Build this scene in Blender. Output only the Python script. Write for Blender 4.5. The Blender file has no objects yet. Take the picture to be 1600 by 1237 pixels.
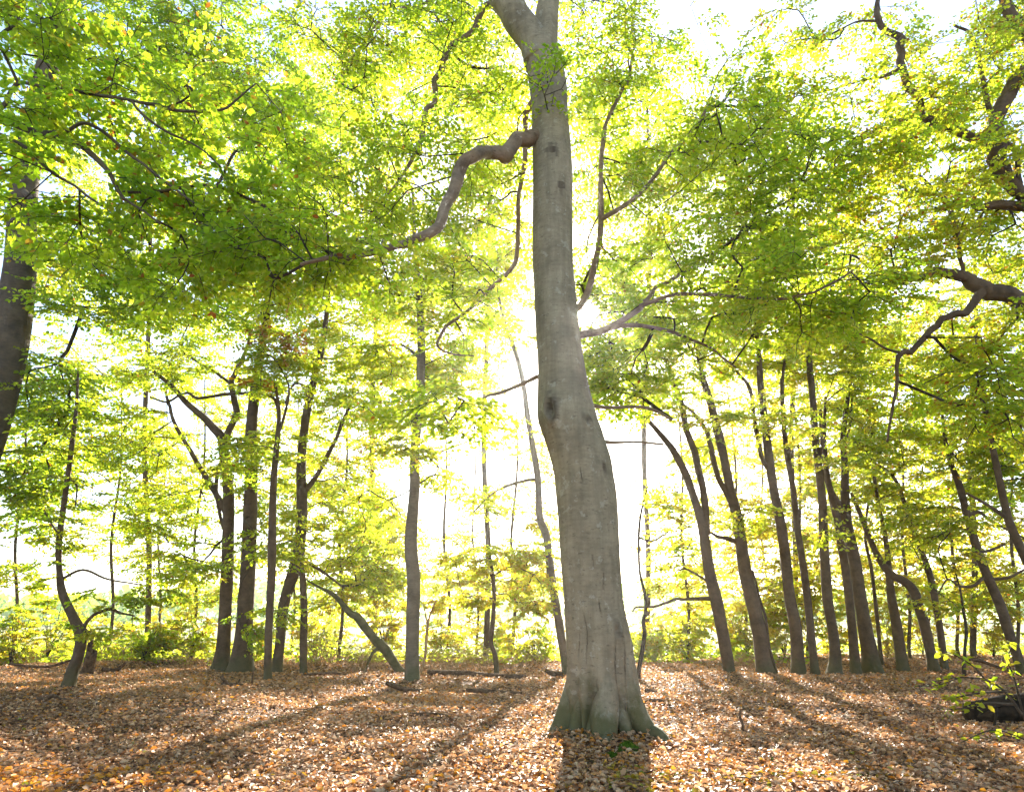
import bpy, math, random
import numpy as np
from mathutils import Vector

SEED = 11
rng = np.random.default_rng(SEED)
random.seed(SEED)
scene = bpy.context.scene
col = scene.collection

# ------------------------------------------------------------------ camera
W, H, F = 1600.0, 1237.0, 1042.0
CAM_H = 1.2
PITCH = math.atan((970 - 618.5) / F)
CP, SP = math.cos(PITCH), math.sin(PITCH)
CAM = np.array([0.0, 0.0, CAM_H])


def ray(px, py):
    x = (px - W / 2) / F
    y = -(py - H / 2) / F
    return np.array([x, CP - y * SP, SP + y * CP])


def at(px, py, Y):
    d = ray(px, py)
    return CAM + d * (Y / d[1])


def mpp(p):                       # metres per photo pixel at a world point
    d = p - CAM
    return (d[1] * CP + d[2] * SP) / F


def ground_y(py):
    return CAM_H / math.tan(math.atan((py - H / 2) / F) - PITCH)


cam_data = bpy.data.cameras.new('camera')
cam = bpy.data.objects.new('camera', cam_data)
col.objects.link(cam)
cam.location = CAM
cam.rotation_euler = (math.pi / 2 + PITCH, 0, 0)
cam_data.sensor_fit = 'HORIZONTAL'
cam_data.sensor_width = 36
cam_data.lens = 36 * F / W
cam_data.clip_end = 5000
cam_data.clip_start = 0.05
scene.camera = cam

SUN = ray(912, 488)
SUN /= np.linalg.norm(SUN)
SUN_EL = math.asin(SUN[2])
SUN_AZ = math.atan2(SUN[0], SUN[1])      # from +Y towards +X


# ------------------------------------------------------------------ noise
def vnoise2(x, y, seed=0):
    xi = np.floor(x).astype(np.int64); yi = np.floor(y).astype(np.int64)
    xf = x - xi; yf = y - yi

    def h(a, b):
        n = (a * 374761393 + b * 668265263 + seed * 974634777) & 0x7fffffff
        n = ((n ^ (n >> 13)) * 1274126177) & 0x7fffffff
        return ((n ^ (n >> 16)) & 0xffff) / 65535.0
    u = xf * xf * (3 - 2 * xf); v = yf * yf * (3 - 2 * yf)
    return (h(xi, yi) * (1 - u) + h(xi + 1, yi) * u) * (1 - v) + (h(xi, yi + 1) * (1 - u) + h(xi + 1, yi + 1) * u) * v - 0.5


MAIN_Y = ground_y(1156)
MAIN_X = at(945, 1156, MAIN_Y)[0]


def ground_h(x, y):
    x = np.asarray(x, float); y = np.asarray(y, float)
    near = np.clip((y - 4) / 4, 0, 1)
    z = 0.16 * vnoise2(x * 0.45, y * 0.45, 1) + 0.07 * vnoise2(x * 1.3, y * 1.3, 2) + 0.035 * vnoise2(x * 3.7, y * 3.7, 3)
    z = z * near * np.clip((60 - y) / 20, 0.15, 1)
    r2 = (x - MAIN_X) ** 2 + (y - MAIN_Y) ** 2
    z = z * (1 - 0.7 * np.exp(-r2 / 1.2)) + 0.05 * np.exp(-r2 / 1.0)
    # the wood stands on a low shelf, the land falls away a little behind it and rises again far off
    z = z - 0.55 * np.clip((y - 23) / 12, 0, 1) ** 1.3 * (1 - np.clip((x - 6) / 8, 0, 1))
    z = z + 0.9 * np.clip((y - 70) / 120, 0, 1)
    return z


# ------------------------------------------------------------------ mesh helpers
class MB:
    def __init__(self):
        self.v = []; self.q = []; self.t = []; self.n = 0; self.qa = []; self.ta = []

    def add(self, v, quads=None, tris=None, tone=None):
        v = np.asarray(v, float).reshape(-1, 3)
        if quads is not None and len(quads):
            q = np.asarray(quads, np.int64) + self.n
            self.q.append(q); self.qa.append(np.zeros(len(q)) if tone is None else np.broadcast_to(tone, (len(q),)))
        if tris is not None and len(tris):
            t = np.asarray(tris, np.int64) + self.n
            self.t.append(t); self.ta.append(np.zeros(len(t)) if tone is None else np.broadcast_to(tone, (len(t),)))
        self.v.append(v); self.n += len(v)

    def build(self, name, mat, parent=None, smooth=True, tone=False, origin=None):
        me = bpy.data.meshes.new(name)
        v = np.concatenate(self.v) if self.v else np.zeros((0, 3))
        if origin is not None:
            v = v - np.asarray(origin)
        q = np.concatenate(self.q) if self.q else np.zeros((0, 4), np.int64)
        t = np.concatenate(self.t) if self.t else np.zeros((0, 3), np.int64)
        me.vertices.add(len(v)); me.vertices.foreach_set('co', v.astype(np.float32).ravel())
        nl = len(q) * 4 + len(t) * 3
        me.loops.add(nl)
        me.loops.foreach_set('vertex_index', np.concatenate([q.ravel(), t.ravel()]).astype(np.int32))
        me.polygons.add(len(q) + len(t))
        st = np.concatenate([np.arange(len(q)) * 4, len(q) * 4 + np.arange(len(t)) * 3]).astype(np.int32)
        me.polygons.foreach_set('loop_start', st)
        me.update(calc_edges=True)
        if smooth:
            me.polygons.foreach_set('use_smooth', np.ones(len(q) + len(t), bool))
        if tone:
            a = me.attributes.new('tone', 'FLOAT', 'FACE')
            vals = np.concatenate(([np.concatenate(self.qa)] if self.qa else []) + ([np.concatenate(self.ta)] if self.ta else []))
            a.data.foreach_set('value', vals.astype(np.float32))
        me.validate()
        o = bpy.data.objects.new(name, me)
        col.objects.link(o)
        if mat:
            me.materials.append(mat)
        if parent is not None:
            o.parent = parent
        return o


def tag(o, label=None, cat=None, group=None, kind=None):
    if label: o['label'] = label
    if cat: o['category'] = cat
    if group: o['group'] = group
    if kind: o['kind'] = kind
    return o


def empty(name, loc):
    o = bpy.data.objects.new(name, None)
    o.location = loc
    o.empty_display_size = 0.3
    col.objects.link(o)
    return o


def catmull(P, n):
    """resample a control polyline (k x m) at n points per span with Catmull-Rom"""
    P = np.asarray(P, float)
    if len(P) < 3:
        t = np.linspace(0, 1, n * (len(P) - 1) + 1)[:, None]
        return P[0] * (1 - t) + P[-1] * t
    Q = np.vstack([2 * P[0] - P[1], P, 2 * P[-1] - P[-2]])
    out = []
    for i in range(1, len(Q) - 2):
        t = np.linspace(0, 1, n, endpoint=False)[:, None]
        a, b, c, d = Q[i - 1], Q[i], Q[i + 1], Q[i + 2]
        out.append(0.5 * (2 * b + (c - a) * t + (2 * a - 5 * b + 4 * c - d) * t ** 2 + (3 * b - a - 3 * c + d) * t ** 3))
    out.append(P[-1:])
    return np.vstack(out)


def tube(mb, pts, rad, sides=8, wob=0.0, cap=True, tone=None, lobes=None):
    pts = np.asarray(pts, float); rad = np.maximum(np.asarray(rad, float), 0.0008)
    n = len(pts)
    if n < 2: return
    T = np.gradient(pts, axis=0)
    T /= np.linalg.norm(T, axis=1, keepdims=True) + 1e-9
    ref = np.array([1.0, 0, 0]) if abs(T[0][0]) < 0.8 else np.array([0, 1.0, 0])
    U = np.zeros_like(T)
    u = ref - T[0] * ref.dot(T[0]); u /= np.linalg.norm(u); U[0] = u
    for i in range(1, n):
        u = U[i - 1] - T[i] * U[i - 1].dot(T[i]); u /= np.linalg.norm(u) + 1e-9; U[i] = u
    V = np.cross(T, U)
    a = np.arange(sides) * 2 * math.pi / sides
    R = np.repeat(rad[:, None], sides, 1)
    if wob:
        s = np.concatenate([[0], np.cumsum(np.linalg.norm(np.diff(pts, axis=0), axis=1))])
        sc = 1.0 / max(rad.mean() * 2.2, 0.02)
        ca, sa = np.cos(a)[None] * 1.3, np.sin(a)[None] * 1.3
        off = rng.random() * 90
        R = R * (1 + wob * (vnoise2(ca + off + 0 * s[:, None], s[:, None] * sc * .35 + sa * 1.7, 5) * 1.3 + vnoise2(ca * 2.3 + off, s[:, None] * sc + sa * 3, 6) * .6))
    if lobes is not None:
        R = R * lobes(a[None, :], np.arange(n)[:, None])
    verts = pts[:, None, :] + R[:, :, None] * (np.cos(a)[None, :, None] * U[:, None, :] + np.sin(a)[None, :, None] * V[:, None, :])
    i = np.arange(n - 1)[:, None] * sides; j = np.arange(sides)[None, :]; k = (j + 1) % sides
    q = np.stack([i + j, i + k, i + sides + k, i + sides + j], -1).reshape(-1, 4)
    vv = verts.reshape(-1, 3); tris = None
    if cap:
        vv = np.vstack([vv, pts[-1] + T[-1] * rad[-1] * .5, pts[0] - T[0] * rad[0] * .3])
        b = (n - 1) * sides; c = n * sides
        tris = [(b + jj, b + (jj + 1) % sides, c) for jj in range(sides)] + [((jj + 1) % sides, jj, c + 1) for jj in range(sides)]
    mb.add(vv, q, tris, tone)


# ------------------------------------------------------------------ materials
def new_mat(name):
    m = bpy.data.materials.new(name); m.use_nodes = True
    nt = m.node_tree; nt.nodes.clear()
    out = nt.nodes.new('ShaderNodeOutputMaterial')
    return m, nt, out


def N(nt, typ, **kw):
    n = nt.nodes.new(typ)
    for k, v in kw.items():
        if k == 'inputs':
            for kk, vv in v.items(): n.inputs[kk].default_value = vv
        else:
            setattr(n, k, v)
    return n


def ramp(nt, stops, interp='LINEAR'):
    r = nt.nodes.new('ShaderNodeValToRGB'); r.color_ramp.interpolation = interp
    e = r.color_ramp.elements
    while len(e) > 1: e.remove(e[-1])
    e[0].position = stops[0][0]; e[0].color = (*stops[0][1], 1)
    for p, c in stops[1:]:
        x = e.new(p); x.color = (*c, 1)
    return r


LEAF_STOPS = [(0.0, (.045, .100, .010)), (.35, (.070, .140, .012)), (.62, (.105, .155, .012)), (.82, (.16, .155, .012)), (.93, (.20, .11, .014)), (1.0, (.15, .045, .012))]
TRANS_STOPS = [(0.0, (.28, .48, .020)), (.35, (.42, .60, .022)), (.62, (.60, .66, .026)), (.82, (.74, .62, .03)), (.93, (.60, .30, .03)), (1.0, (.40, .10, .02))]


def leaf_mat(name, trans=0.55):
    m, nt, out = new_mat(name)
    at_ = N(nt, 'ShaderNodeAttribute', attribute_name='tone')
    r1 = ramp(nt, LEAF_STOPS); r2 = ramp(nt, TRANS_STOPS)
    nt.links.new(at_.outputs['Fac'], r1.inputs[0]); nt.links.new(at_.outputs['Fac'], r2.inputs[0])
    p = N(nt, 'ShaderNodeBsdfPrincipled', inputs={'Roughness': .42, 'Specular IOR Level': .45})
    t = N(nt, 'ShaderNodeBsdfTranslucent')
    nt.links.new(r1.outputs[0], p.inputs['Base Color']); nt.links.new(r2.outputs[0], t.inputs[0])
    mx = N(nt, 'ShaderNodeMixShader', inputs={0: trans})
    nt.links.new(p.outputs[0], mx.inputs[1]); nt.links.new(t.outputs[0], mx.inputs[2])
    nt.links.new(mx.outputs[0], out.inputs[0])
    return m


def litter_leaf_mat():
    m, nt, out = new_mat('fallen_leaf')
    at_ = N(nt, 'ShaderNodeAttribute', attribute_name='tone')
    r1 = ramp(nt, [(0, (.07, .032, .014)), (.25, (.24, .12, .055)), (.5, (.48, .265, .125)), (.7, (.62, .41, .24)), (.85, (.62, .22, .03)), (.95, (.68, .32, .03)), (1, (.16, .20, .02))])
    nt.links.new(at_.outputs['Fac'], r1.inputs[0])
    p = N(nt, 'ShaderNodeBsdfPrincipled', inputs={'Roughness': .55, 'Specular IOR Level': .2})
    t = N(nt, 'ShaderNodeBsdfTranslucent')
    nt.links.new(r1.outputs[0], p.inputs['Base Color']); nt.links.new(r1.outputs[0], t.inputs[0])
    mx = N(nt, 'ShaderNodeMixShader', inputs={0: .3})
    nt.links.new(p.outputs[0], mx.inputs[1]); nt.links.new(t.outputs[0], mx.inputs[2])
    nt.links.new(mx.outputs[0], out.inputs[0])
    return m


def bark_mat(name, dark, light, moss=(.06, .075, .018), moss_h=0.0, streak=1.0, bump=.5, scale=1.0, moss_z=(0.1, 1.2), scar=False):
    m, nt, out = new_mat(name)
    g = N(nt, 'ShaderNodeNewGeometry')
    mp = N(nt, 'ShaderNodeMapping', inputs={'Scale': (3 * scale, 3 * scale, 11 * scale * streak)})
    nt.links.new(g.outputs['Position'], mp.inputs[0])
    n1 = N(nt, 'ShaderNodeTexNoise', inputs={'Scale': 2.2, 'Detail': 7, 'Roughness': .62})
    nt.links.new(mp.outputs[0], n1.inputs[0])
    n2 = N(nt, 'ShaderNodeTexNoise', inputs={'Scale': 2.6 * scale, 'Detail': 4, 'Roughness': .6})
    nt.links.new(g.outputs['Position'], n2.inputs[0])
    mul = N(nt, 'ShaderNodeMath', operation='MULTIPLY_ADD', inputs={1: .38, 2: 0.0}); nt.links.new(n1.outputs[0], mul.inputs[0])
    ad = N(nt, 'ShaderNodeMath', operation='MULTIPLY_ADD', inputs={1: .66}); nt.links.new(n2.outputs[0], ad.inputs[0]); nt.links.new(mul.outputs[0], ad.inputs[2])
    r = ramp(nt, [(.36, dark), (.52, tuple((a + b) / 2 for a, b in zip(dark, light))), (.7, light)])
    nt.links.new(ad.outputs[0], r.inputs[0])
    colr = r.outputs[0]
    if scar:      # water stains running down and pale lichen blotches
        mpv = N(nt, 'ShaderNodeMapping', inputs={'Scale': (7, 7, .9)}); nt.links.new(g.outputs['Position'], mpv.inputs[0])
        nv = N(nt, 'ShaderNodeTexNoise', inputs={'Scale': 1.3, 'Detail': 6, 'Roughness': .65}); nt.links.new(mpv.outputs[0], nv.inputs[0])
        rv = ramp(nt, [(.44, (0, 0, 0)), (.66, (1, 1, 1))]); nt.links.new(nv.outputs[0], rv.inputs[0])
        fv = N(nt, 'ShaderNodeMath', operation='MULTIPLY', inputs={1: .6}); nt.links.new(rv.outputs[0], fv.inputs[0]); fv.inputs[1].default_value = .38
        mv = N(nt, 'ShaderNodeMixRGB'); mv.inputs[2].default_value = (.105, .082, .048, 1); nt.links.new(fv.outputs[0], mv.inputs[0]); nt.links.new(colr, mv.inputs[1]); colr = mv.outputs[0]
        nl_ = N(nt, 'ShaderNodeTexNoise', inputs={'Scale': 7.5, 'Detail': 8, 'Roughness': .7}); nt.links.new(g.outputs['Position'], nl_.inputs[0])
        rl = ramp(nt, [(.58, (0, 0, 0)), (.63, (1, 1, 1))]); nt.links.new(nl_.outputs[0], rl.inputs[0])
        fl_ = N(nt, 'ShaderNodeMath', operation='MULTIPLY', inputs={1: .5}); nt.links.new(rl.outputs[0], fl_.inputs[0])
        ml = N(nt, 'ShaderNodeMixRGB'); ml.inputs[2].default_value = (.40, .36, .27, 1); nt.links.new(fl_.outputs[0], ml.inputs[0]); nt.links.new(colr, ml.inputs[1]); colr = ml.outputs[0]
    # dark pits and lenticels
    mp2 = N(nt, 'ShaderNodeMapping', inputs={'Scale': (9 * scale, 9 * scale, 26 * scale)})
    nt.links.new(g.outputs['Position'], mp2.inputs[0])
    n3 = N(nt, 'ShaderNodeTexNoise', inputs={'Scale': 1.6, 'Detail': 3, 'Roughness': .6}); nt.links.new(mp2.outputs[0], n3.inputs[0])
    r3 = ramp(nt, [(.60, (0, 0, 0)), (.70, (1, 1, 1))]); nt.links.new(n3.outputs[0], r3.inputs[0])
    fm = N(nt, 'ShaderNodeMath', operation='MULTIPLY', inputs={1: .6}); nt.links.new(r3.outputs[0], fm.inputs[0])
    mx = N(nt, 'ShaderNodeMixRGB', blend_type='MIX'); mx.inputs[2].default_value = (*[c * .45 for c in dark], 1)
    nt.links.new(fm.outputs[0], mx.inputs[0]); nt.links.new(colr, mx.inputs[1]); colr = mx.outputs[0]
    if moss_h > 0:
        sx = N(nt, 'ShaderNodeSeparateXYZ'); nt.links.new(g.outputs['Position'], sx.inputs[0])
        mr = N(nt, 'ShaderNodeMapRange', inputs={1: moss_z[1], 2: moss_z[0], 3: -0.35, 4: .45}); nt.links.new(sx.outputs[2], mr.inputs[0])
        n4 = N(nt, 'ShaderNodeTexNoise', inputs={'Scale': 3.2, 'Detail': 6, 'Roughness': .65}); nt.links.new(g.outputs['Position'], n4.inputs[0])
        a2 = N(nt, 'ShaderNodeMath', operation='ADD'); nt.links.new(mr.outputs[0], a2.inputs[0]); nt.links.new(n4.outputs[0], a2.inputs[1])
        r4 = ramp(nt, [(.42, (0, 0, 0)), (.72, (1, 1, 1))]); nt.links.new(a2.outputs[0], r4.inputs[0])
        f4 = N(nt, 'ShaderNodeMath', operation='MULTIPLY', inputs={1: moss_h}); nt.links.new(r4.outputs[0], f4.inputs[0])
        m4 = N(nt, 'ShaderNodeMixRGB'); m4.inputs[2].default_value = (*moss, 1)
        nt.links.new(f4.outputs[0], m4.inputs[0]); nt.links.new(colr, m4.inputs[1]); colr = m4.outputs[0]
    if scar:
        ta = N(nt, 'ShaderNodeAttribute', attribute_name='tone'); sm_ = N(nt, 'ShaderNodeMixRGB'); sm_.inputs[2].default_value = (.055, .036, .022, 1)
        sf = N(nt, 'ShaderNodeMath', operation='MULTIPLY', inputs={1: .85}); nt.links.new(ta.outputs['Fac'], sf.inputs[0]); nt.links.new(sf.outputs[0], sm_.inputs[0]); nt.links.new(colr, sm_.inputs[1]); colr = sm_.outputs[0]
    p = N(nt, 'ShaderNodeBsdfPrincipled', inputs={'Roughness': .85, 'Specular IOR Level': .25})
    nt.links.new(colr, p.inputs['Base Color'])
    hs = N(nt, 'ShaderNodeMath', operation='MULTIPLY_ADD', inputs={1: -.35}); nt.links.new(r3.outputs[0], hs.inputs[0]); nt.links.new(ad.outputs[0], hs.inputs[2])
    b = N(nt, 'ShaderNodeBump', inputs={'Strength': bump, 'Distance': .02}); nt.links.new(hs.outputs[0], b.inputs['Height'])
    nt.links.new(b.outputs[0], p.inputs['Normal'])
    nt.links.new(p.outputs[0], out.inputs[0])
    return m


def simple_mat(name, c1, c2, scale=8, rough=.9, bump=.4):
    m, nt, out = new_mat(name)
    g = N(nt, 'ShaderNodeNewGeometry')
    n1 = N(nt, 'ShaderNodeTexNoise', inputs={'Scale': scale, 'Detail': 6, 'Roughness': .65}); nt.links.new(g.outputs['Position'], n1.inputs[0])
    r = ramp(nt, [(.35, c1), (.65, c2)]); nt.links.new(n1.outputs[0], r.inputs[0])
    p = N(nt, 'ShaderNodeBsdfPrincipled', inputs={'Roughness': rough, 'Specular IOR Level': .08}); nt.links.new(r.outputs[0], p.inputs['Base Color'])
    b = N(nt, 'ShaderNodeBump', inputs={'Strength': bump, 'Distance': .02}); nt.links.new(n1.outputs[0], b.inputs['Height'])
    nt.links.new(b.outputs[0], p.inputs['Normal']); nt.links.new(p.outputs[0], out.inputs[0])
    return m


M_LEAF = leaf_mat('beech_leaf', .72)
M_LITTER = litter_leaf_mat()
M_BEECH = bark_mat('beech_bark', (.15, .118, .08), (.31, .25, .17), moss_h=.85, moss=(.075, .085, .028), bump=.6, scale=1.0, moss_z=(0.0, 1.7))
M_GREY = bark_mat('grey_bark', (.09, .066, .043), (.20, .15, .10), moss_h=.5, bump=.6, scale=1.4, moss_z=(0, .8))
M_BROWN = bark_mat('brown_bark', (.06, .036, .020), (.15, .092, .05), moss_h=.45, moss=(.07, .075, .02), streak=.35, bump=.8, scale=1.6, moss_z=(0, .7))
M_DARK = bark_mat('dark_grey_bark', (.05, .035, .021), (.14, .098, .058), moss_h=.4, bump=.7, scale=1.2, moss_z=(0, .8))
M_LIMB = bark_mat('limb_bark', (.11, .072, .042), (.27, .185, .115), bump=.6, scale=1.6)
M_TWIG = simple_mat('twig_bark', (.035, .026, .018), (.085, .062, .042), 14)
M_MOSSWOOD = simple_mat('mossy_wood', (.05, .05, .016), (.13, .105, .05), 5, bump=.8)
M_DEAD = simple_mat('dead_wood', (.05, .026, .013), (.17, .10, .055), 12, bump=.7)
M_MOSS = simple_mat('moss', (.035, .075, .006), (.10, .16, .012), 40, bump=1.0)
M_ROT = simple_mat('rotten_wood', (.010, .0065, .004), (.05, .030, .015), 7, bump=1.0)
M_STRAW = simple_mat('dry_stem', (.22, .13, .055), (.42, .28, .13), 12)


# ------------------------------------------------------------------ leaves
def leaf_arrays(mb, P, D, Nn, L, tone, fold=.12, width=.62, keep_sun_gap=True):
    P = np.asarray(P); D = np.asarray(D); Nn = np.asarray(Nn)
    if keep_sun_gap:                      # the gap in the canopy the sun shines through
        v = P - CAM; vn = v / np.linalg.norm(v, axis=1, keepdims=True)
        ok = (vn @ SUN) < math.cos(math.radians(1.25))
        P, D, Nn, L, tone = P[ok], D[ok], Nn[ok], L[ok], tone[ok]
    D = D / (np.linalg.norm(D, axis=1, keepdims=True) + 1e-9)
    S = np.cross(Nn, D); S /= np.linalg.norm(S, axis=1, keepdims=True) + 1e-9
    U = np.cross(D, S)
    L = L[:, None]; w = L * width * .5
    f = (rng.random((len(P), 1)) * 1.6 - .3) * fold * L
    dr = -(rng.random((len(P), 1))) * .22 * L
    v0 = P
    v1 = P + D * L * .33 + S * w + U * f
    v2 = P + D * L * .70 + S * w * .78 + U * (f * .8 + dr * .4)
    v3 = P + D * L + U * dr
    v4 = P + D * L * .70 - S * w * .78 + U * (f * .8 + dr * .4)
    v5 = P + D * L * .33 - S * w + U * f
    v = np.stack([v0, v1, v2, v3, v4, v5], 1).reshape(-1, 3)
    b = np.arange(len(P))[:, None] * 6
    q = np.concatenate([b + np.array([[0, 1, 2, 3]]), b + np.array([[0, 3, 4, 5]])], 1).reshape(-1, 4)
    mb.add(v, q, tone=np.repeat(tone, 2))


def spray_template(n_main=9, length=.55, seed=0):
    r = np.random.default_rng(seed)
    P = []; D = []; tw = []
    main = []
    for i in range(n_main + 1):
        t = i / n_main
        main.append((t * length, .05 * math.sin(t * 2.5 + seed) * length, -.10 * t * t * length + .02 * math.sin(7 * t)))
    main = np.array(main)
    tw.append(main)
    for i in range(1, n_main + 1):
        s = 1 if i % 2 else -1
        if i in (2, 3, 4, 5, 6) and r.random() < .85:
            ang = s * math.radians(r.uniform(38, 62)); ln = length * r.uniform(.30, .55) * (1.15 - .08 * i)
            d = np.array([math.cos(ang), math.sin(ang), r.uniform(-.2, .12)])
            a = main[i]; k = 5
            pts = np.array([a + d * ln * u + np.array([0, 0, -.12 * u * u * ln]) for u in np.linspace(0, 1, k)])
            tw.append(pts)
            for j in range(1, k):
                sj = 1 if j % 2 else -1
                a2 = ang + sj * math.radians(r.uniform(30, 60))
                P.append(pts[j]); D.append((math.cos(a2), math.sin(a2), r.uniform(-.45, .15)))
            P.append(pts[-1]); D.append((math.cos(ang), math.sin(ang), -.2))
        a2 = s * math.radians(r.uniform(40, 70))
        P.append(main[i]); D.append((math.cos(a2), math.sin(a2), r.uniform(-.4, .15)))
    P.append(main[-1]); D.append((1, 0, -.15))
    return np.array(P), np.array(D, float), tw


TEMPL = [spray_template(seed=s) for s in range(8)]


def add_sprays(leaf_mb, twig_mb, pos, dirs, size, leaf, tone0, tone_sd=.10, tilt=.32, thin=1.0, twig=True, brown=.01):
    """one flat beech spray at every position"""
    for p, d in zip(pos, dirs):
        T = TEMPL[rng.integers(len(TEMPL))]
        P, D, tw = T
        d = np.array([d[0], d[1], np.clip(d[2], -.5, .5) * .5 - .08]); d /= np.linalg.norm(d) + 1e-9
        up = np.array([0, 0, 1.0]) + rng.normal(0, tilt, 3); y = np.cross(up, d); y /= np.linalg.norm(y) + 1e-9
        z = np.cross(d, y); M = np.stack([d, y, z])
        sc = size * rng.uniform(.75, 1.25)
        k = rng.random(len(P)) < thin
        PP = p + (P[k] * sc) @ M; DD = D[k] @ M
        nn = z + rng.normal(0, .62, (len(PP), 3))
        t = tone0 + TONE_UP + rng.normal(0, tone_sd) + rng.normal(0, .09, len(PP))
        t = np.clip(t, 0, .86)
        t = np.where(rng.random(len(PP)) < brown, rng.uniform(.88, 1, len(PP)), t)
        leaf_arrays(leaf_mb, PP, DD, nn, leaf * rng.uniform(.65, 1.15, len(PP)), t)
        if twig:
            for i, s in enumerate(tw):
                if i > 0 and rng.random() < .4: continue
                tube(twig_mb, p + (s[::2] * sc) @ M, np.linspace(.0042, .0018, len(s[::2])) * (1 if i == 0 else .7) * (sc + .4), 3, cap=False)


# ------------------------------------------------------------------ branch growth
def grow(roots, targets, step=.45, bias=.35):
    """join every target to the nearest point of the growing wood, short paths preferred"""
    P = [np.asarray(r, float) for r in roots]; par = [-1] * len(P); pl = [0.0] * len(P)
    R = np.array(P)
    dmin = np.array([np.min(np.linalg.norm(R - t, axis=1)) for t in targets])
    tips = []
    cap = len(P) + len(targets) * 12
    A = np.zeros((cap, 3)); A[:len(P)] = R; L = np.zeros(cap); n = len(P)
    for ti in np.argsort(dmin):
        t = targets[ti]
        dist = np.linalg.norm(A[:n] - t, axis=1)
        # branches climb or run level more readily than they fall
        c = dist + bias * L[:n] + .5 * np.maximum(0, A[:n, 2] - t[2])
        j = int(np.argmin(c)); a = A[j].copy(); d = dist[j]
        k = max(1, min(10, int(d / step)))
        prev = j
        side = rng.normal(0, .10, 3) * d
        for i in range(1, k + 1):
            u = i / k
            q = a * (1 - u) + t * u + side * math.sin(math.pi * u) + np.array([0, 0, .10 * d * math.sin(math.pi * u)])
            if i < k: q = q + rng.normal(0, .035, 3)
            if n >= cap: break
            A[n] = q; par.append(prev); L[n] = L[prev] + np.linalg.norm(q - A[prev]); prev = n; n += 1
        tips.append(prev)
    return A[:n], np.array(par), tips


def branch_mesh(mb, A, par, tips, r_tip=.0045, r_max=.2):
    n = len(A); cnt = np.zeros(n)
    for t in tips: cnt[t] += 1
    for i in range(n - 1, -1, -1):
        if par[i] >= 0: cnt[par[i]] += cnt[i]
    rad = np.minimum(r_tip * np.maximum(cnt, 1) ** .5, r_max)
    ch = [[] for _ in range(n)]
    for i in range(n):
        if par[i] >= 0: ch[par[i]].append(i)
    started = [i for i in range(n) if par[i] >= 0 and par[par[i]] < 0]
    stack = list(started)
    while stack:
        s = stack.pop()
        path = [par[s], s]; cur = s
        while ch[cur]:
            c = sorted(ch[cur], key=lambda k: -cnt[k])
            stack.extend(c[1:]); cur = c[0]; path.append(cur)
        r = np.concatenate([[rad[s]], rad[path[1:]]])
        pts = A[path]
        if len(path) > 2 and rad[s] > .012:
            C = catmull(np.hstack([pts, r[:, None]]), 2); pts, r = C[:, :3], C[:, 3]
        tube(mb, pts, r, 6 if rad[s] > .02 else (5 if rad[s] > .01 else 4), cap=rad[s] > .01)
    return rad


# ------------------------------------------------------------------ trees
DENS = 1.45
TONE_UP = .02
def px_path(path, Y, n=6):
    """traced axis (px, py, width px [, depth offset]) -> world points and radii"""
    P = []
    for a in path:
        y = Y + (a[3] if len(a) > 3 else 0)
        p = at(a[0], a[1], y); P.append([*p, a[2] * .5 * mpp(p)])
    C = catmull(P, n)
    return C[:, :3], np.maximum(C[:, 3], .003)


def kink(p, r):
    n = len(p); e = np.interp(np.arange(n), np.arange(0, n + 3, 3), np.zeros(len(np.arange(0, n + 3, 3))))
    for ax in range(3):
        k = np.arange(0, n + 3, 3); e = np.interp(np.arange(n), k, rng.normal(0, .42, len(k)))
        w = np.clip((np.arange(n) - 8) / 8, 0, 1); p = p.copy(); p[:, ax] += e * np.minimum(r, .07) * w
    return p


def blob_points(blobs):
    out = []
    for (px, py, Y, rx, ry, rd, n) in blobs:
        c = at(px, py, Y); m = mpp(c)
        k = 0
        while k < n:
            u = rng.uniform(-1, 1, 3)
            if u @ u > 1: continue
            # uneven: clumps inside the blob
            q = c + np.array([u[0] * rx * m, u[1] * rd, u[2] * ry * m])
            if vnoise2(np.array(q[0] * .75 + 7 + q[1] * .25), np.array(q[2] * 1.2 + q[1] * .5), 9) < (-.02 if Y > 14 else -.15):
                if rng.random() < .75: k += .34; continue
            if q[2] < .25: q[2] = .25 + rng.random() * .3
            out.append(q); k += 1
    return np.array(out) if out else np.zeros((0, 3))


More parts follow.
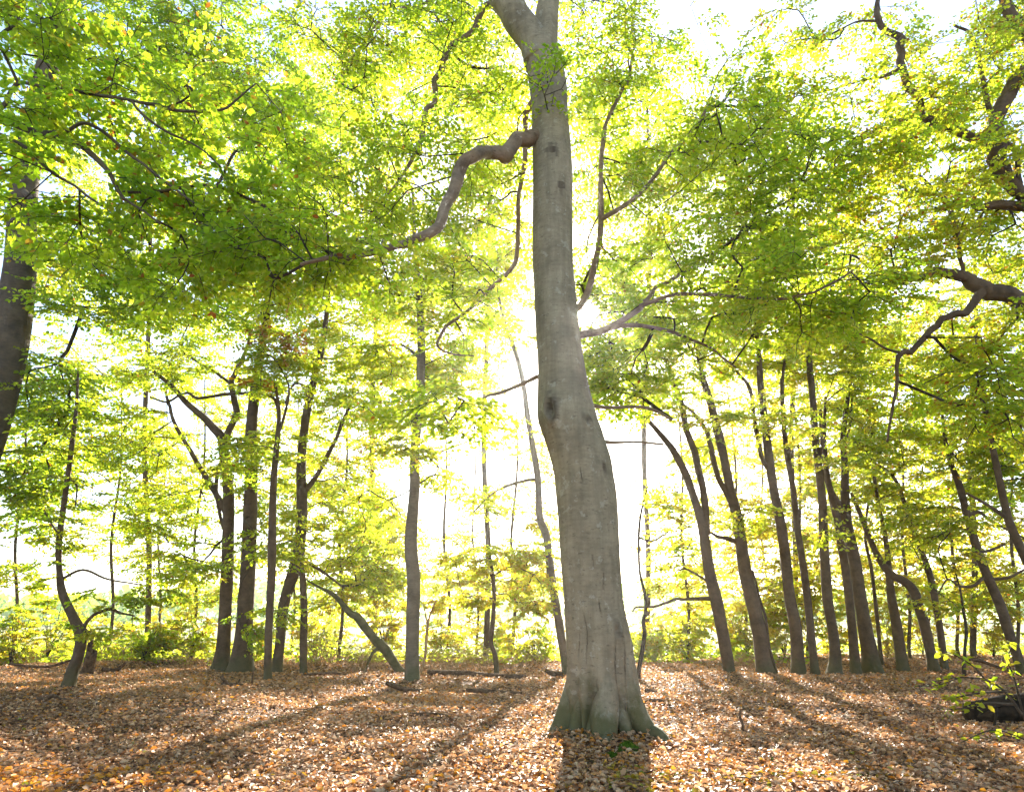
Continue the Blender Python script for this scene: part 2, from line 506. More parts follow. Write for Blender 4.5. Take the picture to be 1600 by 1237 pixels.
def make_tree(name, label, cat, Y, trunk, limbs=(), blobs=(), leaf=.085, tone=.45, size=1.0, mat=None, group=None,
              flare=1.5, root_from=.35, tilt=.32, sides=14, thin=1.0, brown=.01, wob=.10, density=1.0, trunk_builder=None, step=.45, plat=None, ms=2, limb_mat=None, slim=1.0):
    mat = mat or M_BROWN
    base = at(trunk[0][0], trunk[0][1], Y)
    base[2] = float(ground_h(base[0], base[1]))
    root = empty(name, base); tag(root, label, cat, group)
    pts, rad = px_path(trunk, Y)
    rad = rad * slim
    mb = MB()
    if trunk_builder:
        trunk_builder(mb); main_roots(mb)
    else:
        if pts[0][2] < .6:
            # flared foot set a little into the soil
            h = pts[:, 2] - base[2]
            rad = rad * (1 + (flare - 1) * np.exp(-np.maximum(h, 0) / (rad.max() * 1.3)))
            foot = pts[0].copy(); foot[2] = base[2] - .12
            pts = np.vstack([foot, pts]); rad = np.concatenate([[rad[0] * 1.12], rad])
        ph = rng.random(3) * 6.28; zz = pts[:, 2] - base[2]

        def lob(a, i):
            e = np.exp(-np.maximum(zz[i], 0) / .22)
            return 1 + e * (.16 * np.cos(3 * a + ph[0]) + .10 * np.cos(5 * a + ph[1]))
        tube(mb, pts, rad, sides, wob=wob, lobes=lob)
    mb.build('trunk', M_BEECH_TRUNK if trunk_builder else mat, root, origin=base, tone=bool(trunk_builder))
    roots = list(pts[int(len(pts) * root_from)::2])
    for lp in limbs:
        lpts, lr = px_path(lp, Y); lr = lr * slim; lpts = kink(lpts, lr)
        b = MB(); tube(b, lpts, lr, 14 if lr.max() > .03 else 8, wob=.17)
        b.build('limb', (M_BEECH_TRUNK if lp[0][2] >= 48 else limb_mat) if limb_mat else mat, root, origin=base)
        roots += list(lpts[len(lpts) // 4::2])
    T = blob_points([(*b[:6], int(math.ceil(b[6] * density * DENS))) for b in blobs])
    if len(T):
        A, par, tips = grow(roots, T, step=step)
        bm, lm = MB(), MB()
        branch_mesh(bm, A, par, tips)
        dirs = []
        for t in tips:
            d = A[t] - A[par[t]] if par[t] >= 0 else rng.normal(0, 1, 3)
            a = math.atan2(d[1], d[0]) + rng.normal(0, .7); hl = max(.3, math.hypot(d[0], d[1]))
            dirs.append((math.cos(a) * hl, math.sin(a) * hl, d[2]))
        add_sprays(lm, bm, A[tips], dirs, size, leaf, tone, tilt=tilt, thin=thin, brown=brown)
        # side sprays fork off just behind each tip
        for f in range(ms):
            p2, d2 = [], []
            for t, d in zip(tips, dirs):
                a = math.atan2(d[1], d[0]) + rng.choice([-1, 1]) * rng.uniform(.5, 1.5)
                q = A[par[t]] if par[t] >= 0 else A[t]
                p2.append(q * rng.uniform(.2, .8) + A[t] * 0 if False else q + (A[t] - q) * rng.uniform(0, 1)); d2.append((math.cos(a), math.sin(a), rng.uniform(-.6, .5)))
            add_sprays(lm, bm, p2, d2, size * rng.uniform(.8, 1.05), leaf, tone, tilt=tilt, thin=thin, brown=brown, twig=(f == 0))
        # extra sprays on the thin wood between
        bm.build('branches', M_TWIG if plat is None else plat, root, origin=base)
        lm.build('crown', M_LEAF, root, smooth=False, tone=True, origin=base)
    return root


# ================================================================== the great beech
CONT = [(1150, 893, 991), (1120, 889, 992), (1080, 887, 992), (1040, 886, 989), (1000, 884, 985), (960, 881, 977), (930, 880, 972), (870, 876, 968), (812, 873, 965),
        (770, 869, 962), (743, 866, 958), (718, 861, 954), (692, 853, 946), (670, 846, 939), (650, 841, 932), (606, 841, 920), (555, 840, 911),
        (493, 837, 904), (440, 835, 898), (400, 833, 896), (340, 832, 895), (275, 833, 895), (220, 832, 891), (172, 831, 887), (137, 827, 885), (103, 822, 879), (78, 814, 872)]


def main_trunk(mb):
    Y = MAIN_Y
    rows = []
    for py, l, r in CONT:
        c = at((l + r) / 2, py, Y); rows.append([*c, (r - l) / 2 * mpp(c)])
    rows[0][2] = -.02
    C = catmull(rows, 7)
    foot = C[0].copy(); foot[2] = -.22
    C = np.vstack([foot, C])
    pts, rad = C[:, :3], C[:, 3]
    z = pts[:, 2]
    # buttress roots: direction (0 = right, -90 = towards camera), reach, width, height scale
    roots = [(181, .42, .20, .17, .25), (-155, .17, .13, .22, .0), (-128, .13, .12, .34, .05), (-88, .24, .21, .36, -.05), (-60, .12, .11, .44, .12), (-33, .52, .14, .20, .35), (-4, .40, .17, .24, -.15),
             (45, .30, .3, .22, 0), (90, .28, .3, .24, 0), (135, .30, .3, .22, 0)]
    S = 200; G0 = float(ground_h(MAIN_X, MAIN_Y - .4))
    a = np.arange(S) * 2 * math.pi / S
    scar = []
    V = np.zeros((len(pts), S, 3))
    for i in range(len(pts)):
        e = np.zeros(S); sc = np.zeros(S)
        h = max(z[i] - G0, 0)
        for ang, reach, wd, hs, sk in roots:
            da = np.angle(np.exp(1j * (a - math.radians(ang) - sk * h)))
            prof = np.exp(-np.abs(da / (wd * (1 + .5 * h))) ** 2.4)
            e = np.maximum(e, .7 * reach * prof * math.exp(-h / hs) + .07 * prof * math.exp(-(h / .40) ** 2))
        e -= .10 * math.exp(-(h / .34) ** 2)
        # shallow flutes higher up and small bark bumps
        fl = .012 * np.cos(3 * a + .8 + z[i] * .5) + .008 * np.cos(5 * a + 2 - z[i] * .8)
        nb = .012 * vnoise2(np.cos(a) * 2.4 + 30, np.sin(a) * 2.4 + z[i] * 2.2, 8) + .012 * vnoise2(np.cos(a) * 5 + 10, np.sin(a) * 5 + z[i] * 3.1, 4)
        R = rad[i] * (1 + fl) + e + nb
        # pruned branch collar on the left side and smaller old eyes
        for (kx, ky, amp, wa, wz) in KNOTS:
            da = np.angle(np.exp(1j * (a - kx)))
            rr = np.sqrt((da / wa) ** 2 + ((z[i] - ky) / wz) ** 2)
            R = R + amp * (np.exp(-((rr - .75) / .35) ** 2) - .8 * np.exp(-(rr / .42) ** 2))
            nz = vnoise2(np.cos(a) * 9 + 4, np.sin(a) * 9 + z[i] * 14, 12)
            sc = np.maximum(sc, np.clip(1.25 - rr + .9 * nz, 0, 1) * min(1, amp / .02))
        for (cx, z0, z1, cw) in CRACKS:
            if z0 < z[i] < z1:
                da = np.angle(np.exp(1j * (a - cx - .05 * math.sin(z[i] * 9 + cx)))); f = np.exp(-(da / cw) ** 2) * math.sin(math.pi * (z[i] - z0) / (z1 - z0)) ** .5
                sc = np.maximum(sc, .9 * f); R = R - .012 * f
        scar.append(sc)
        V[i, :, 0] = pts[i, 0] + R * np.cos(a); V[i, :, 1] = pts[i, 1] + R * np.sin(a); V[i, :, 2] = z[i]
    n = len(pts)
    ii = np.arange(n - 1)[:, None] * S; j = np.arange(S)[None]; k = (j + 1) % S
    q = np.stack([ii + j, ii + k, ii + S + k, ii + S + j], -1).reshape(-1, 4)
    vv = np.vstack([V.reshape(-1, 3), pts[-1]])
    mb.add(vv, q, tone=np.array(scar)[:-1].ravel()); mb.add(np.vstack([V[-1], pts[-1]]), tris=[(jj, (jj + 1) % S, S) for jj in range(S)])


def main_roots(mb):
    # thick root ridges that leave the bole and dive into the litter, each with its own bends
    c0 = np.array([MAIN_X, MAIN_Y, 0.0]); g0 = float(ground_h(MAIN_X, MAIN_Y - .4))
    for ang, top, reach, r0, turn, split in [(186, .50, .70, .15, .25, 0), (-148, .30, .52, .10, -.15, 0), (-118, .22, .46, .07, .2, 0), (-93, .56, .60, .155, -.08, 0), (-63, .36, .52, .075, .22, 0), (-40, .66, .76, .12, .16, 1), (-12, .40, .66, .13, -.1, 0),
                                              (50, .4, .7, .12, .1, 0), (95, .4, .65, .12, 0, 0), (140, .4, .7, .12, .1, 0)]:
        a = math.radians(ang); P = []
        for u in np.linspace(0, 1, 9):
            rr = .285 + .07 * u + (reach - .30) * u ** 2.2; aa = a + turn * (u - .4) + .05 * math.sin(6 * u + ang)
            z = g0 + (top + .10) * (1 - u) ** 1.7 - .09 * u + .012 * math.sin(9 * u + ang * .3)
            P.append([c0[0] + rr * math.cos(aa), c0[1] + rr * math.sin(aa), z, r0 * (.50 + 1.0 * u * (1 - u) * 1.7 + .10 * (1 - u)) * (1 - .35 * u ** 3)])
        C = catmull(P, 5); tube(mb, C[:, :3], C[:, 3], 16, wob=.16, tone=0.0)
        if split:
            b = P[5]; Q = [[*b[:3], b[3] * .8], [b[0] + .10, b[1] - .10, b[2] - .04, b[3] * .7], [b[0] + .16, b[1] - .24, b[2] - .12, b[3] * .5]]
            C = catmull(Q, 6); tube(mb, C[:, :3], C[:, 3], 12, wob=.16, tone=0.0)


zk = at(860, 650, MAIN_Y)[2]
KNOTS = [(math.radians(-128), zk, .045, .30, .20), (math.radians(-62), at(925, 668, MAIN_Y)[2], .018, .16, .10), (math.radians(-55), at(955, 740, MAIN_Y)[2], .014, .12, .09),
         (math.radians(-102), at(915, 1085, MAIN_Y)[2], .02, .18, .07), (math.radians(-60), at(962, 985, MAIN_Y)[2], .012, .20, .12), (math.radians(-95), at(870, 260, MAIN_Y)[2], .02, .35, .12),
         (math.radians(-70), at(880, 312, MAIN_Y)[2], .016, .3, .10)]

CRACKS = [(math.radians(d), at(0, y1, MAIN_Y)[2], at(0, y0, MAIN_Y)[2], w) for d, y0, y1, w in [(-118, 955, 1040, .02), (-70, 985, 1090, .018), (-76, 900, 930, .02), (-52, 1000, 1085, .02), (-104, 1060, 1110, .022), (-62, 1085, 1130, .03), (-45, 1075, 1140, .02), (-95, 870, 890, .02), (-100, 740, 765, .02), (-84, 940, 962, .02), (-131, 985, 1030, .018)]]
M_BEECH_TRUNK = bark_mat('beech_trunk_bark', (.18, .138, .085), (.345, .275, .172), moss_h=.8, moss=(.062, .060, .014), bump=.45, scale=1.0, moss_z=(-.15, 1.0), scar=True)

make_tree('beech_tree', 'tall grey beech with a thick swerving trunk, flared mossy roots and a crooked limb', 'tree', MAIN_Y,
    trunk=[(940, 1156, 110), (935, 1000, 101), (922, 870, 92), (916, 770, 93), (900, 692, 93), (880, 606, 79), (870, 493, 67), (864, 340, 63), (859, 172, 56), (843, 78, 58)],
    trunk_builder=main_trunk, mat=M_BEECH, root_from=.6,
    limbs=[
        [(846, 100, 56), (836, 66, 50), (808, 30, 46), (788, 0, 42), (770, -40, 38), (760, -110, 30)],
        [(848, 92, 50), (853, 40, 40), (856, 8, 34), (862, -40, 30), (866, -110, 24)],
        [(872, 200, 30, .0), (850, 211, 28, -.05), (830, 218, 25, -.12), (812, 224, 23, -.22), (797, 237, 24, -.34), (784, 244, 23, -.42), (768, 238, 21, -.55), (744, 240, 20, -.8), (724, 255, 20, -.9), (713, 286, 19, -1), (702, 312, 18, -1.1), (690, 340, 17, -1.2), (679, 360, 17, -1.25), (648, 375, 14, -1.35), (616, 386, 12, -1.4), (564, 399, 10, -1.6), (520, 402, 8, -1.8), (470, 412, 5, -2)],
        [(800, 14, 16, .1), (760, 10, 11, .2), (740, 45, 10, .3), (709, 69, 9, .4), (695, 96, 9, .5), (681, 127, 9, .55), (678, 161, 8, .6), (664, 179, 8, .6), (657, 220, 7, .6), (640, 254, 6, .6), (623, 282, 4, .6), (600, 310, 3, .6)],
        [(790, 0, 14, .4), (700, -30, 12, .5), (674, 0, 9, .6), (647, 15, 8, .7), (609, 9, 7, .8), (582, 52, 6, .9), (551, 93, 5, 1), (530, 127, 4, 1)],
        [(838, 150, 11, .45), (822, 178, 9, .6), (821, 206, 8, .7), (812, 300, 7, .8), (810, 344, 7, .8), (804, 409, 7, .9), (770, 450, 6, 1), (736, 479, 5, 1), (700, 510, 5, 1), (684, 537, 4, 1), (700, 552, 3, 1), (740, 556, 2, 1)],
        [(880, 530, 16, .3), (915, 521, 13, .4), (939, 516, 11, .5), (984, 493, 9, .6), (1011, 469, 7, .7), (1028, 448, 6, .8), (1066, 427, 6, .9), (1110, 402, 5, 1), (1160, 360, 4, 1.2)],
        [(950, 512, 9, .5), (990, 508, 7, .7), (1028, 513, 6, .8), (1080, 530, 5, .9), (1112, 546, 4, 1), (1150, 575, 3, 1)],
        [(1000, 478, 7, .65), (1050, 461, 6, .3), (1100, 460, 6, .1), (1143, 463, 5, -.1), (1205, 467, 5, -.3), (1250, 462, 4, -.5), (1290, 448, 4, -.6), (1350, 410, 3, -.7)],
        [(880, 500, 14, .6), (912, 470, 11, .9), (928, 420, 10, 1), (939, 340, 9, 1), (938, 285, 8, 1.1), (945, 213, 7, 1.2), (949, 186, 6, 1.2), (970, 144, 5, 1.3), (987, 103, 4, 1.3), (987, 10, 3, 1.3)],
        [(940, 342, 8, 1), (977, 320, 7, .9), (1011, 292, 7, .8), (1045, 247, 5, .7), (1076, 210, 5, .6), (1110, 160, 4, .5)],
        [(840, 588, 7, .2), (815, 600, 6, .1), (780, 614, 6, 0), (750, 624, 4, -.1), (700, 640, 3, -.2), (640, 652, 2, -.2)],
        [(905, 625, 9, .4), (940, 636, 6, .6), (985, 636, 5, .8), (1020, 640, 5, 1), (1050, 655, 4, 1.3)],
        [(928, 688, 8, .4), (960, 691, 5, .6), (1000, 690, 4, .8), (1035, 694, 4, 1)],
    ],
    blobs=[(680, 110, 8.6, 130, 120, 1.2, 80), (610, 280, 8.0, 130, 110, 1.2, 70), (480, 400, 6.4, 150, 60, 1.0, 50), (560, 60, 8.8, 110, 90, 1.2, 56),
           (760, 330, 9.0, 70, 130, .8, 46), (700, 470, 9.0, 80, 60, .8, 34), (790, 180, 9.4, 45, 120, .7, 40), (720, 20, 9.2, 80, 60, .9, 36),
           (960, 70, 9.2, 90, 110, 1.2, 70), (1060, 150, 9.2, 120, 120, 1.5, 92), (1090, 300, 9.0, 160, 110, 1.6, 120), (1230, 300, 8.6, 110, 100, 1.3, 76),
           (1090, 440, 8.8, 160, 70, 1.5, 90), (1250, 450, 7.8, 140, 70, 1.2, 64), (1010, 570, 9.4, 90, 50, .9, 36),
           (940, 200, 9.6, 60, 160, .7, 66), (935, 440, 9.8, 50, 80, .5, 60), (930, 540, 9.9, 40, 60, .4, 34), (970, 600, 9.8, 50, 50, .6, 26), (1190, 190, 9.2, 80, 80, 1.2, 44), (1000, 470, 9.8, 80, 70, 1, 44),
           (690, 645, 7.6, 90, 28, .7, 26), (868, 120, 7.3, 38, 50, .15, 7),
           (790, -120, 8, 300, 80, 2, 50)],
    leaf=.072, tone=.46, size=1.0, tilt=.42, brown=.006, density=.6, limb_mat=M_LIMB)

# ================================================================== trees at the sides, reaching in
make_tree('beech_tree', 'beech standing just outside the left edge whose dark leafy boughs reach across the upper corner', 'tree', 6.3,
    trunk=[(-420, 1235, 90), (-430, 900, 80), (-425, 500, 72), (-410, 150, 62), (-400, -150, 48)], mat=M_DARK, root_from=.6,
    limbs=[
        [(-412, 220, 26), (-300, 190, 20), (-150, 168, 16), (0, 187, 13), (69, 210, 11), (113, 223, 10), (148, 247, 9), (170, 270, 7), (186, 299, 6), (206, 318, 4), (250, 350, 3)],
        [(60, 207, 6), (100, 206, 6), (127, 194, 6), (155, 203, 5), (196, 234, 5), (223, 258, 4), (268, 292, 4), (310, 322, 2)],
        [(-200, 210, 9), (-60, 190, 8), (0, 171, 7), (29, 132, 6), (82, 137, 5), (131, 144, 5), (189, 153, 5), (241, 165, 5), (292, 174, 5), (344, 172, 4), (371, 155, 3), (400, 130, 2)],
        [(29, 132, 5), (7, 86, 4), (-12, 60, 3)],
        [(-60, 130, 6), (0, 56, 5), (22, 40, 5), (34, 8, 4), (52, -20, 3)],
        [(206, 158, 4), (223, 179, 4), (261, 206, 4), (309, 230, 3), (345, 262, 2)],
        [(-200, 205, 8), (-60, 195, 6), (0, 210, 5), (38, 230, 5), (76, 265, 5), (117, 292, 4), (160, 322, 3)],
        [(190, 300, 5, .3), (240, 300, 4, .4), (330, 290, 5, .6), (405, 320, 5, .7), (430, 347, 5, .7), (462, 372, 4, .7)],
    ],
    blobs=[(60, 40, 6.3, 110, 80, 1.0, 42), (180, 110, 6.8, 160, 90, 1.2, 60), (300, 230, 7.2, 170, 110, 1.4, 62), (110, 310, 6.8, 130, 110, 1.1, 50), (250, 370, 6.8, 160, 100, 1.2, 40),
           (390, 330, 7.2, 110, 70, .7, 42), (380, 400, 7.2, 110, 55, .8, 20), (60, 170, 6.3, 80, 60, .6, 25)],
    leaf=.095, tone=.38, size=.95, tilt=.55, brown=.03, density=.36)

make_tree('beech_tree', 'beech with bowed pale trunk leaving the frame at the left edge', 'tree', 13.0,
    trunk=[(-44, 1078, 60), (-54, 960, 59), (-58, 860, 58), (-44, 760, 57), (-14, 660, 57), (12, 560, 56), (24, 480, 54), (32, 410, 48), (35, 330, 43), (43, 250, 42), (60, 170, 38), (76, 100, 34), (88, 40, 30), (98, -60, 24)],
    mat=M_DARK, slim=.9, root_from=.55, sides=24, flare=1.12, wob=.06,
    limbs=[[(80, 90, 16), (110, 66, 13, .3), (150, 56, 10, .6), (210, 60, 7, .9), (300, 40, 5, 1.2)], [(38, 300, 10, -.3), (70, 330, 7, -.5), (120, 350, 5, -.8), (190, 380, 3, -1)], [(30, 450, 9, .2), (80, 475, 6, .5), (140, 480, 4, .8)],
           [(34, 300, 9, .4), (0, 320, 6, .6), (-40, 360, 4, .8)]],
    blobs=[(170, 60, 13.5, 150, 80, 1.6, 75), (330, 90, 13.5, 130, 90, 1.6, 85), (150, 440, 13, 100, 70, 1.4, 36), (270, 470, 13.5, 110, 70, 1.4, 34), (420, 200, 13.5, 110, 110, 1.3, 70),
           (70, 610, 13.8, 60, 80, .9, 36), (50, 750, 14, 55, 60, .8, 28)],
    leaf=.10, tone=.40, size=1.15, brown=.015)

make_tree('oak_tree', 'spreading tree outside the right edge with dark crooked boughs against the sky', 'tree', 9.0,
    trunk=[(1790, 1100, 84), (1780, 900, 78), (1765, 700, 74), (1745, 520, 68), (1720, 380, 58), (1690, 220, 50), (1680, 60, 44), (1690, -120, 34)], mat=M_BROWN, root_from=.7,
    limbs=[
        [(1745, 520, 46), (1680, 500, 32), (1600, 473, 28), (1560, 458, 26), (1540, 449, 25), (1505, 432, 19), (1460, 430, 15), (1410, 434, 10), (1360, 440, 6), (1310, 452, 3)],
        [(1536, 452, 15), (1526, 466, 12), (1508, 487, 11), (1480, 494, 10), (1462, 508, 10), (1444, 530, 9), (1424, 547, 9), (1406, 556, 8), (1404, 575, 6), (1401, 610, 5), (1393, 650, 4), (1386, 690, 3)],
        [(1410, 552, 5), (1385, 545, 4), (1364, 532, 3), (1340, 520, 2)],
        [(1705, 330, 34), (1640, 322, 20), (1600, 320, 16), (1560, 321, 14), (1528, 323, 11), (1490, 318, 8), (1473, 312, 7), (1484, 330, 7), (1492, 350, 7), (1497, 380, 6), (1504, 418, 6), (1500, 440, 4)],
        [(1640, 318, 22), (1600, 306, 22), (1572, 280, 24), (1556, 252, 26), (1549, 224, 25), (1560, 186, 22), (1578, 148, 21), (1602, 108, 20), (1640, 60, 17), (1660, -20, 12)],
        [(1552, 228, 19), (1526, 217, 16), (1487, 203, 14), (1456, 193, 13), (1443, 182, 13), (1436, 156, 12), (1420, 136, 12), (1406, 108, 12), (1408, 84, 11), (1405, 62, 11), (1389, 45, 10), (1371, 31, 9), (1372, 5, 7), (1376, -30, 5)],
        [(1446, 190, 10), (1428, 183, 9), (1402, 192, 9), (1378, 201, 9), (1342, 218, 8), (1310, 235, 5), (1280, 250, 3)],
        [(1372, 33, 4), (1340, 34, 3), (1315, 45, 2)],
        [(1690, 180, 24), (1640, 110, 20), (1602, 52, 18), (1586, 30, 17), (1572, 0, 16), (1560, -50, 12)],
        [(1560, 180, 10), (1545, 168, 8), (1520, 60, 5, .3), (1490, 40, 4, .4)],
        [(1404, 110, 7), (1385, 118, 6), (1370, 122, 4)], [(1560, 225, 12), (1580, 230, 10), (1590, 245, 9), (1596, 300, 6)],
    ],
    blobs=[(1430, 60, 9.2, 110, 70, 1.0, 42), (1520, 120, 9.4, 90, 80, 1, 46), (1360, 150, 9.0, 60, 60, .8, 26), (1480, 240, 9.0, 120, 50, 1, 52), (1350, 260, 8.8, 90, 50, .9, 44),
           (1560, 300, 9.2, 70, 50, 1, 34), (1430, 360, 9.0, 110, 55, 1, 52), (1340, 480, 9.2, 90, 50, .9, 42), (1560, 540, 9.4, 90, 70, 1.2, 34), (1470, 590, 9.4, 90, 60, 1.1, 30), (1570, 660, 9.6, 70, 60, 1, 24),
           (1580, 400, 9.6, 60, 50, .8, 20), (1580, 40, 9.4, 50, 60, .8, 30), (1450, 160, 9.2, 70, 50, .8, 30), (1310, 330, 9, 60, 50, .8, 26), (1250, 140, 9.2, 70, 30, .8, 12), (1260, 60, 9.2, 90, 60, .9, 20)],
    leaf=.072, tone=.56, size=.85, brown=.05, density=.66)

# ================================================================== the left row
G_L = 'trees at the back of the clearing left of the great beech'
make_tree('young_tree', 'slim bent sapling with a low side shoot in front of a dark stump', 'tree', ground_y(1078),
    trunk=[(105, 1078, 18), (113, 1050, 18), (123, 1020, 16), (126, 990, 17), (112, 960, 13), (97, 925, 12), (93, 890, 9), (92, 850, 9), (98, 800, 8), (106, 745, 7), (113, 690, 7), (119, 640, 5), (122, 580, 3)], mat=M_BROWN,
    limbs=[[(127, 995, 8), (133, 975, 6), (148, 960, 5), (172, 951, 5), (190, 958, 4), (210, 962, 2)], [(95, 905, 5), (130, 890, 4), (170, 905, 3, -.2), (230, 915, 2, -.3)], [(96, 840, 4), (85, 825, 3), (70, 800, 2)], [(108, 745, 4), (120, 760, 3), (116, 800, 2)]],
    blobs=[(200, 928, 13, 85, 12, .6, 30), (160, 985, 13, 60, 18, .5, 14), (50, 860, 13.2, 55, 30, .6, 14), (120, 780, 13.2, 70, 60, .7, 22), (120, 660, 13.2, 80, 70, .8, 34), (60, 930, 13.2, 45, 30, .5, 12)],
    leaf=.085, tone=.46, size=.8, sides=10, flare=1.25, group=G_L, density=.5, ms=1)
make_tree('beech_tree', 'dark forked tree, the left one of two grown from a shared foot', 'tree', 18.4,
    trunk=[(345, 1048, 24), (349, 1000, 23), (353, 930, 22), (356, 850, 21), (357, 770, 19), (351, 715, 18), (347, 685, 17), (333, 668, 14), (318, 652, 12), (292, 630, 10), (270, 605, 8), (240, 580, 6)], mat=M_BROWN, flare=1.7, root_from=.3,
    limbs=[[(350, 695, 14), (358, 671, 12), (369, 647, 12), (365, 620, 11), (361, 596, 10), (372, 575, 9), (382, 555, 7), (392, 520, 5)], [(362, 600, 6), (345, 588, 5), (325, 575, 4), (300, 560, 3)], [(351, 712, 8), (341, 735, 7), (338, 770, 6), (345, 805, 6), (355, 840, 6)], [(353, 800, 11), (330, 758, 10), (308, 722, 8), (290, 690, 7), (270, 650, 6), (262, 620, 5)]],
    blobs=[(280, 560, 18.4, 110, 60, 1.8, 95), (350, 740, 16.8, 36, 36, .5, 14), (320, 880, 17, 36, 26, .5, 10), (220, 680, 18.6, 90, 60, 1.5, 70), (330, 440, 18.5, 130, 90, 2, 130), (260, 800, 19, 80, 50, 1.3, 48), (290, 880, 19, 70, 35, 1.2, 40)],
    leaf=.10, tone=.52, size=1.2, group=G_L, slim=.88, density=.72)
make_tree('beech_tree', 'straight dark tree, the right one of two grown from a shared foot', 'tree', 18.1,
    trunk=[(377, 1050, 34), (380, 1010, 31), (384, 950, 27), (388, 880, 25), (391, 800, 23), (393, 740, 21), (393, 670, 19), (397, 620, 18), (403, 580, 16), (410, 535, 14), (418, 480, 12), (425, 400, 8)], mat=M_BROWN, flare=1.6, root_from=.4,
    limbs=[[(394, 610, 7), (425, 620, 6), (434, 640, 5), (436, 690, 4)], [(398, 615, 6), (360, 615, 6), (310, 622, 5), (290, 614, 4), (262, 628, 4), (235, 620, 3)]],
    blobs=[(430, 440, 18, 120, 90, 1.8, 120), (395, 730, 16.6, 30, 40, .5, 12), (392, 850, 16.8, 26, 24, .4, 8), (390, 980, 17, 18, 14, .3, 4), (430, 620, 18.6, 60, 40, 1.2, 30), (410, 780, 18.8, 60, 40, 1, 22), (420, 270, 18.4, 140, 110, 2, 110)],
    leaf=.10, tone=.50, size=1.2, group=G_L, slim=.88, brown=.03, density=.75)
T4 = bpy.data.objects[[o.name for o in scene.objects if o.get('label', '').startswith('straight dark tree')][0]]
wm, wt = MB(), MB(); W_ = blob_points([(415, 510, 14.5, 16, 34, .3, 10), (455, 545, 14.5, 14, 30, .3, 10), (432, 455, 14.5, 40, 20, .3, 7), (398, 590, 14.8, 10, 20, .2, 4)])
add_sprays(wm, wt, W_, rng.normal(0, 1, (len(W_), 3)), .8, .10, .5, brown=1.0, tilt=.8)
tw_ = tag(wm.build('withered_leaves', M_LEAF, T4, smooth=False, tone=True, origin=T4.location), 'rusty brown withered leaves hanging beside the stem'); wt.build('twig', M_TWIG, tw_, origin=T4.location)

make_tree('young_tree', 'slender brown pole of a tree just right of the two joined trunks', 'tree', ground_y(1064),
    trunk=[(418, 1065, 12), (419, 1010, 12), (421, 960, 12), (424, 900, 13), (425, 850, 13), (427, 760, 11), (432, 700, 9), (436, 645, 6), (430, 600, 4)], mat=M_BROWN, flare=1.15,
    limbs=[[(434, 680, 4), (444, 650, 4), (452, 610, 3), (446, 590, 2)]],
    blobs=[(440, 560, 15, 60, 60, 1, 36), (400, 700, 15.2, 50, 40, .8, 16)], leaf=.09, tone=.55, size=1, group=G_L, sides=10)
make_tree('beech_tree', 'dark tree leaning to the right with a fork above the slender pole', 'tree', 17.8,
    trunk=[(432, 1052, 17), (438, 1000, 17), (442, 950, 18), (452, 915, 20), (465, 870, 22), (470, 830, 20), (472, 790, 19), (471, 740, 17), (473, 690, 16), (480, 640, 15), (490, 595, 13), (500, 555, 12), (508, 510, 9), (515, 440, 6)], mat=M_BROWN, flare=1.4, root_from=.4,
    limbs=[[(470, 775, 10), (490, 750, 9), (510, 715, 8), (535, 660, 6), (550, 620, 4)], [(497, 560, 6), (520, 560, 4), (550, 555, 3)], [(484, 605, 5), (460, 600, 4), (445, 630, 3)], [(466, 870, 7), (500, 890, 5, .4), (540, 920, 3, .8)]],
    blobs=[(530, 520, 17.8, 110, 80, 1.8, 110), (475, 700, 16.2, 36, 36, .5, 14), (450, 850, 16.4, 30, 26, .4, 10), (440, 960, 16.6, 20, 14, .3, 4), (550, 620, 18.2, 90, 50, 1.5, 46), (530, 790, 18.5, 80, 60, 1.4, 46), (580, 880, 19, 80, 45, 1.2, 60), (560, 330, 18, 120, 120, 2, 110)],
    leaf=.10, tone=.55, size=1.2, group=G_L, slim=.88, density=.72)
make_tree('young_tree', 'thin upright trunk at the right foot of the leaning forked tree', 'tree', 17.0,
    trunk=[(474, 1056, 12), (474, 1010, 12), (475, 950, 11), (473, 905, 10), (470, 860, 8), (468, 800, 5)], mat=M_BROWN, flare=1.15,
    blobs=[(500, 820, 17, 50, 40, .7, 16)], leaf=.09, tone=.6, size=.9, group=G_L, sides=10)
make_tree('beech_tree', 'single straight tree beside the leaning mossy log', 'tree', ground_y(1067),
    trunk=[(643, 1068, 22), (644, 1010, 21), (645, 950, 21), (646, 900, 21), (642, 850, 20), (645, 800, 18), (648, 760, 16), (648, 710, 15), (652, 660, 15), (657, 600, 14), (658, 545, 13), (656, 480, 10), (650, 400, 7), (645, 300, 4)], mat=M_GREY, flare=1.12, root_from=.55,
    limbs=[[(656, 560, 6), (630, 540, 4, .3), (600, 540, 3, .5)], [(648, 720, 5), (690, 705, 4, .2), (730, 690, 2, .4)]],
    blobs=[(640, 430, 15, 100, 80, 1.4, 105), (640, 700, 13.9, 40, 30, .4, 12), (600, 560, 15.2, 80, 40, 1, 40), (700, 570, 15.2, 60, 40, 1, 36), (590, 800, 15.6, 50, 40, .9, 14), (590, 650, 15.5, 70, 30, .9, 14), (710, 740, 15.5, 50, 20, .8, 10)],
    leaf=.095, tone=.55, size=1.1, group=G_L, brown=.02, density=.75)
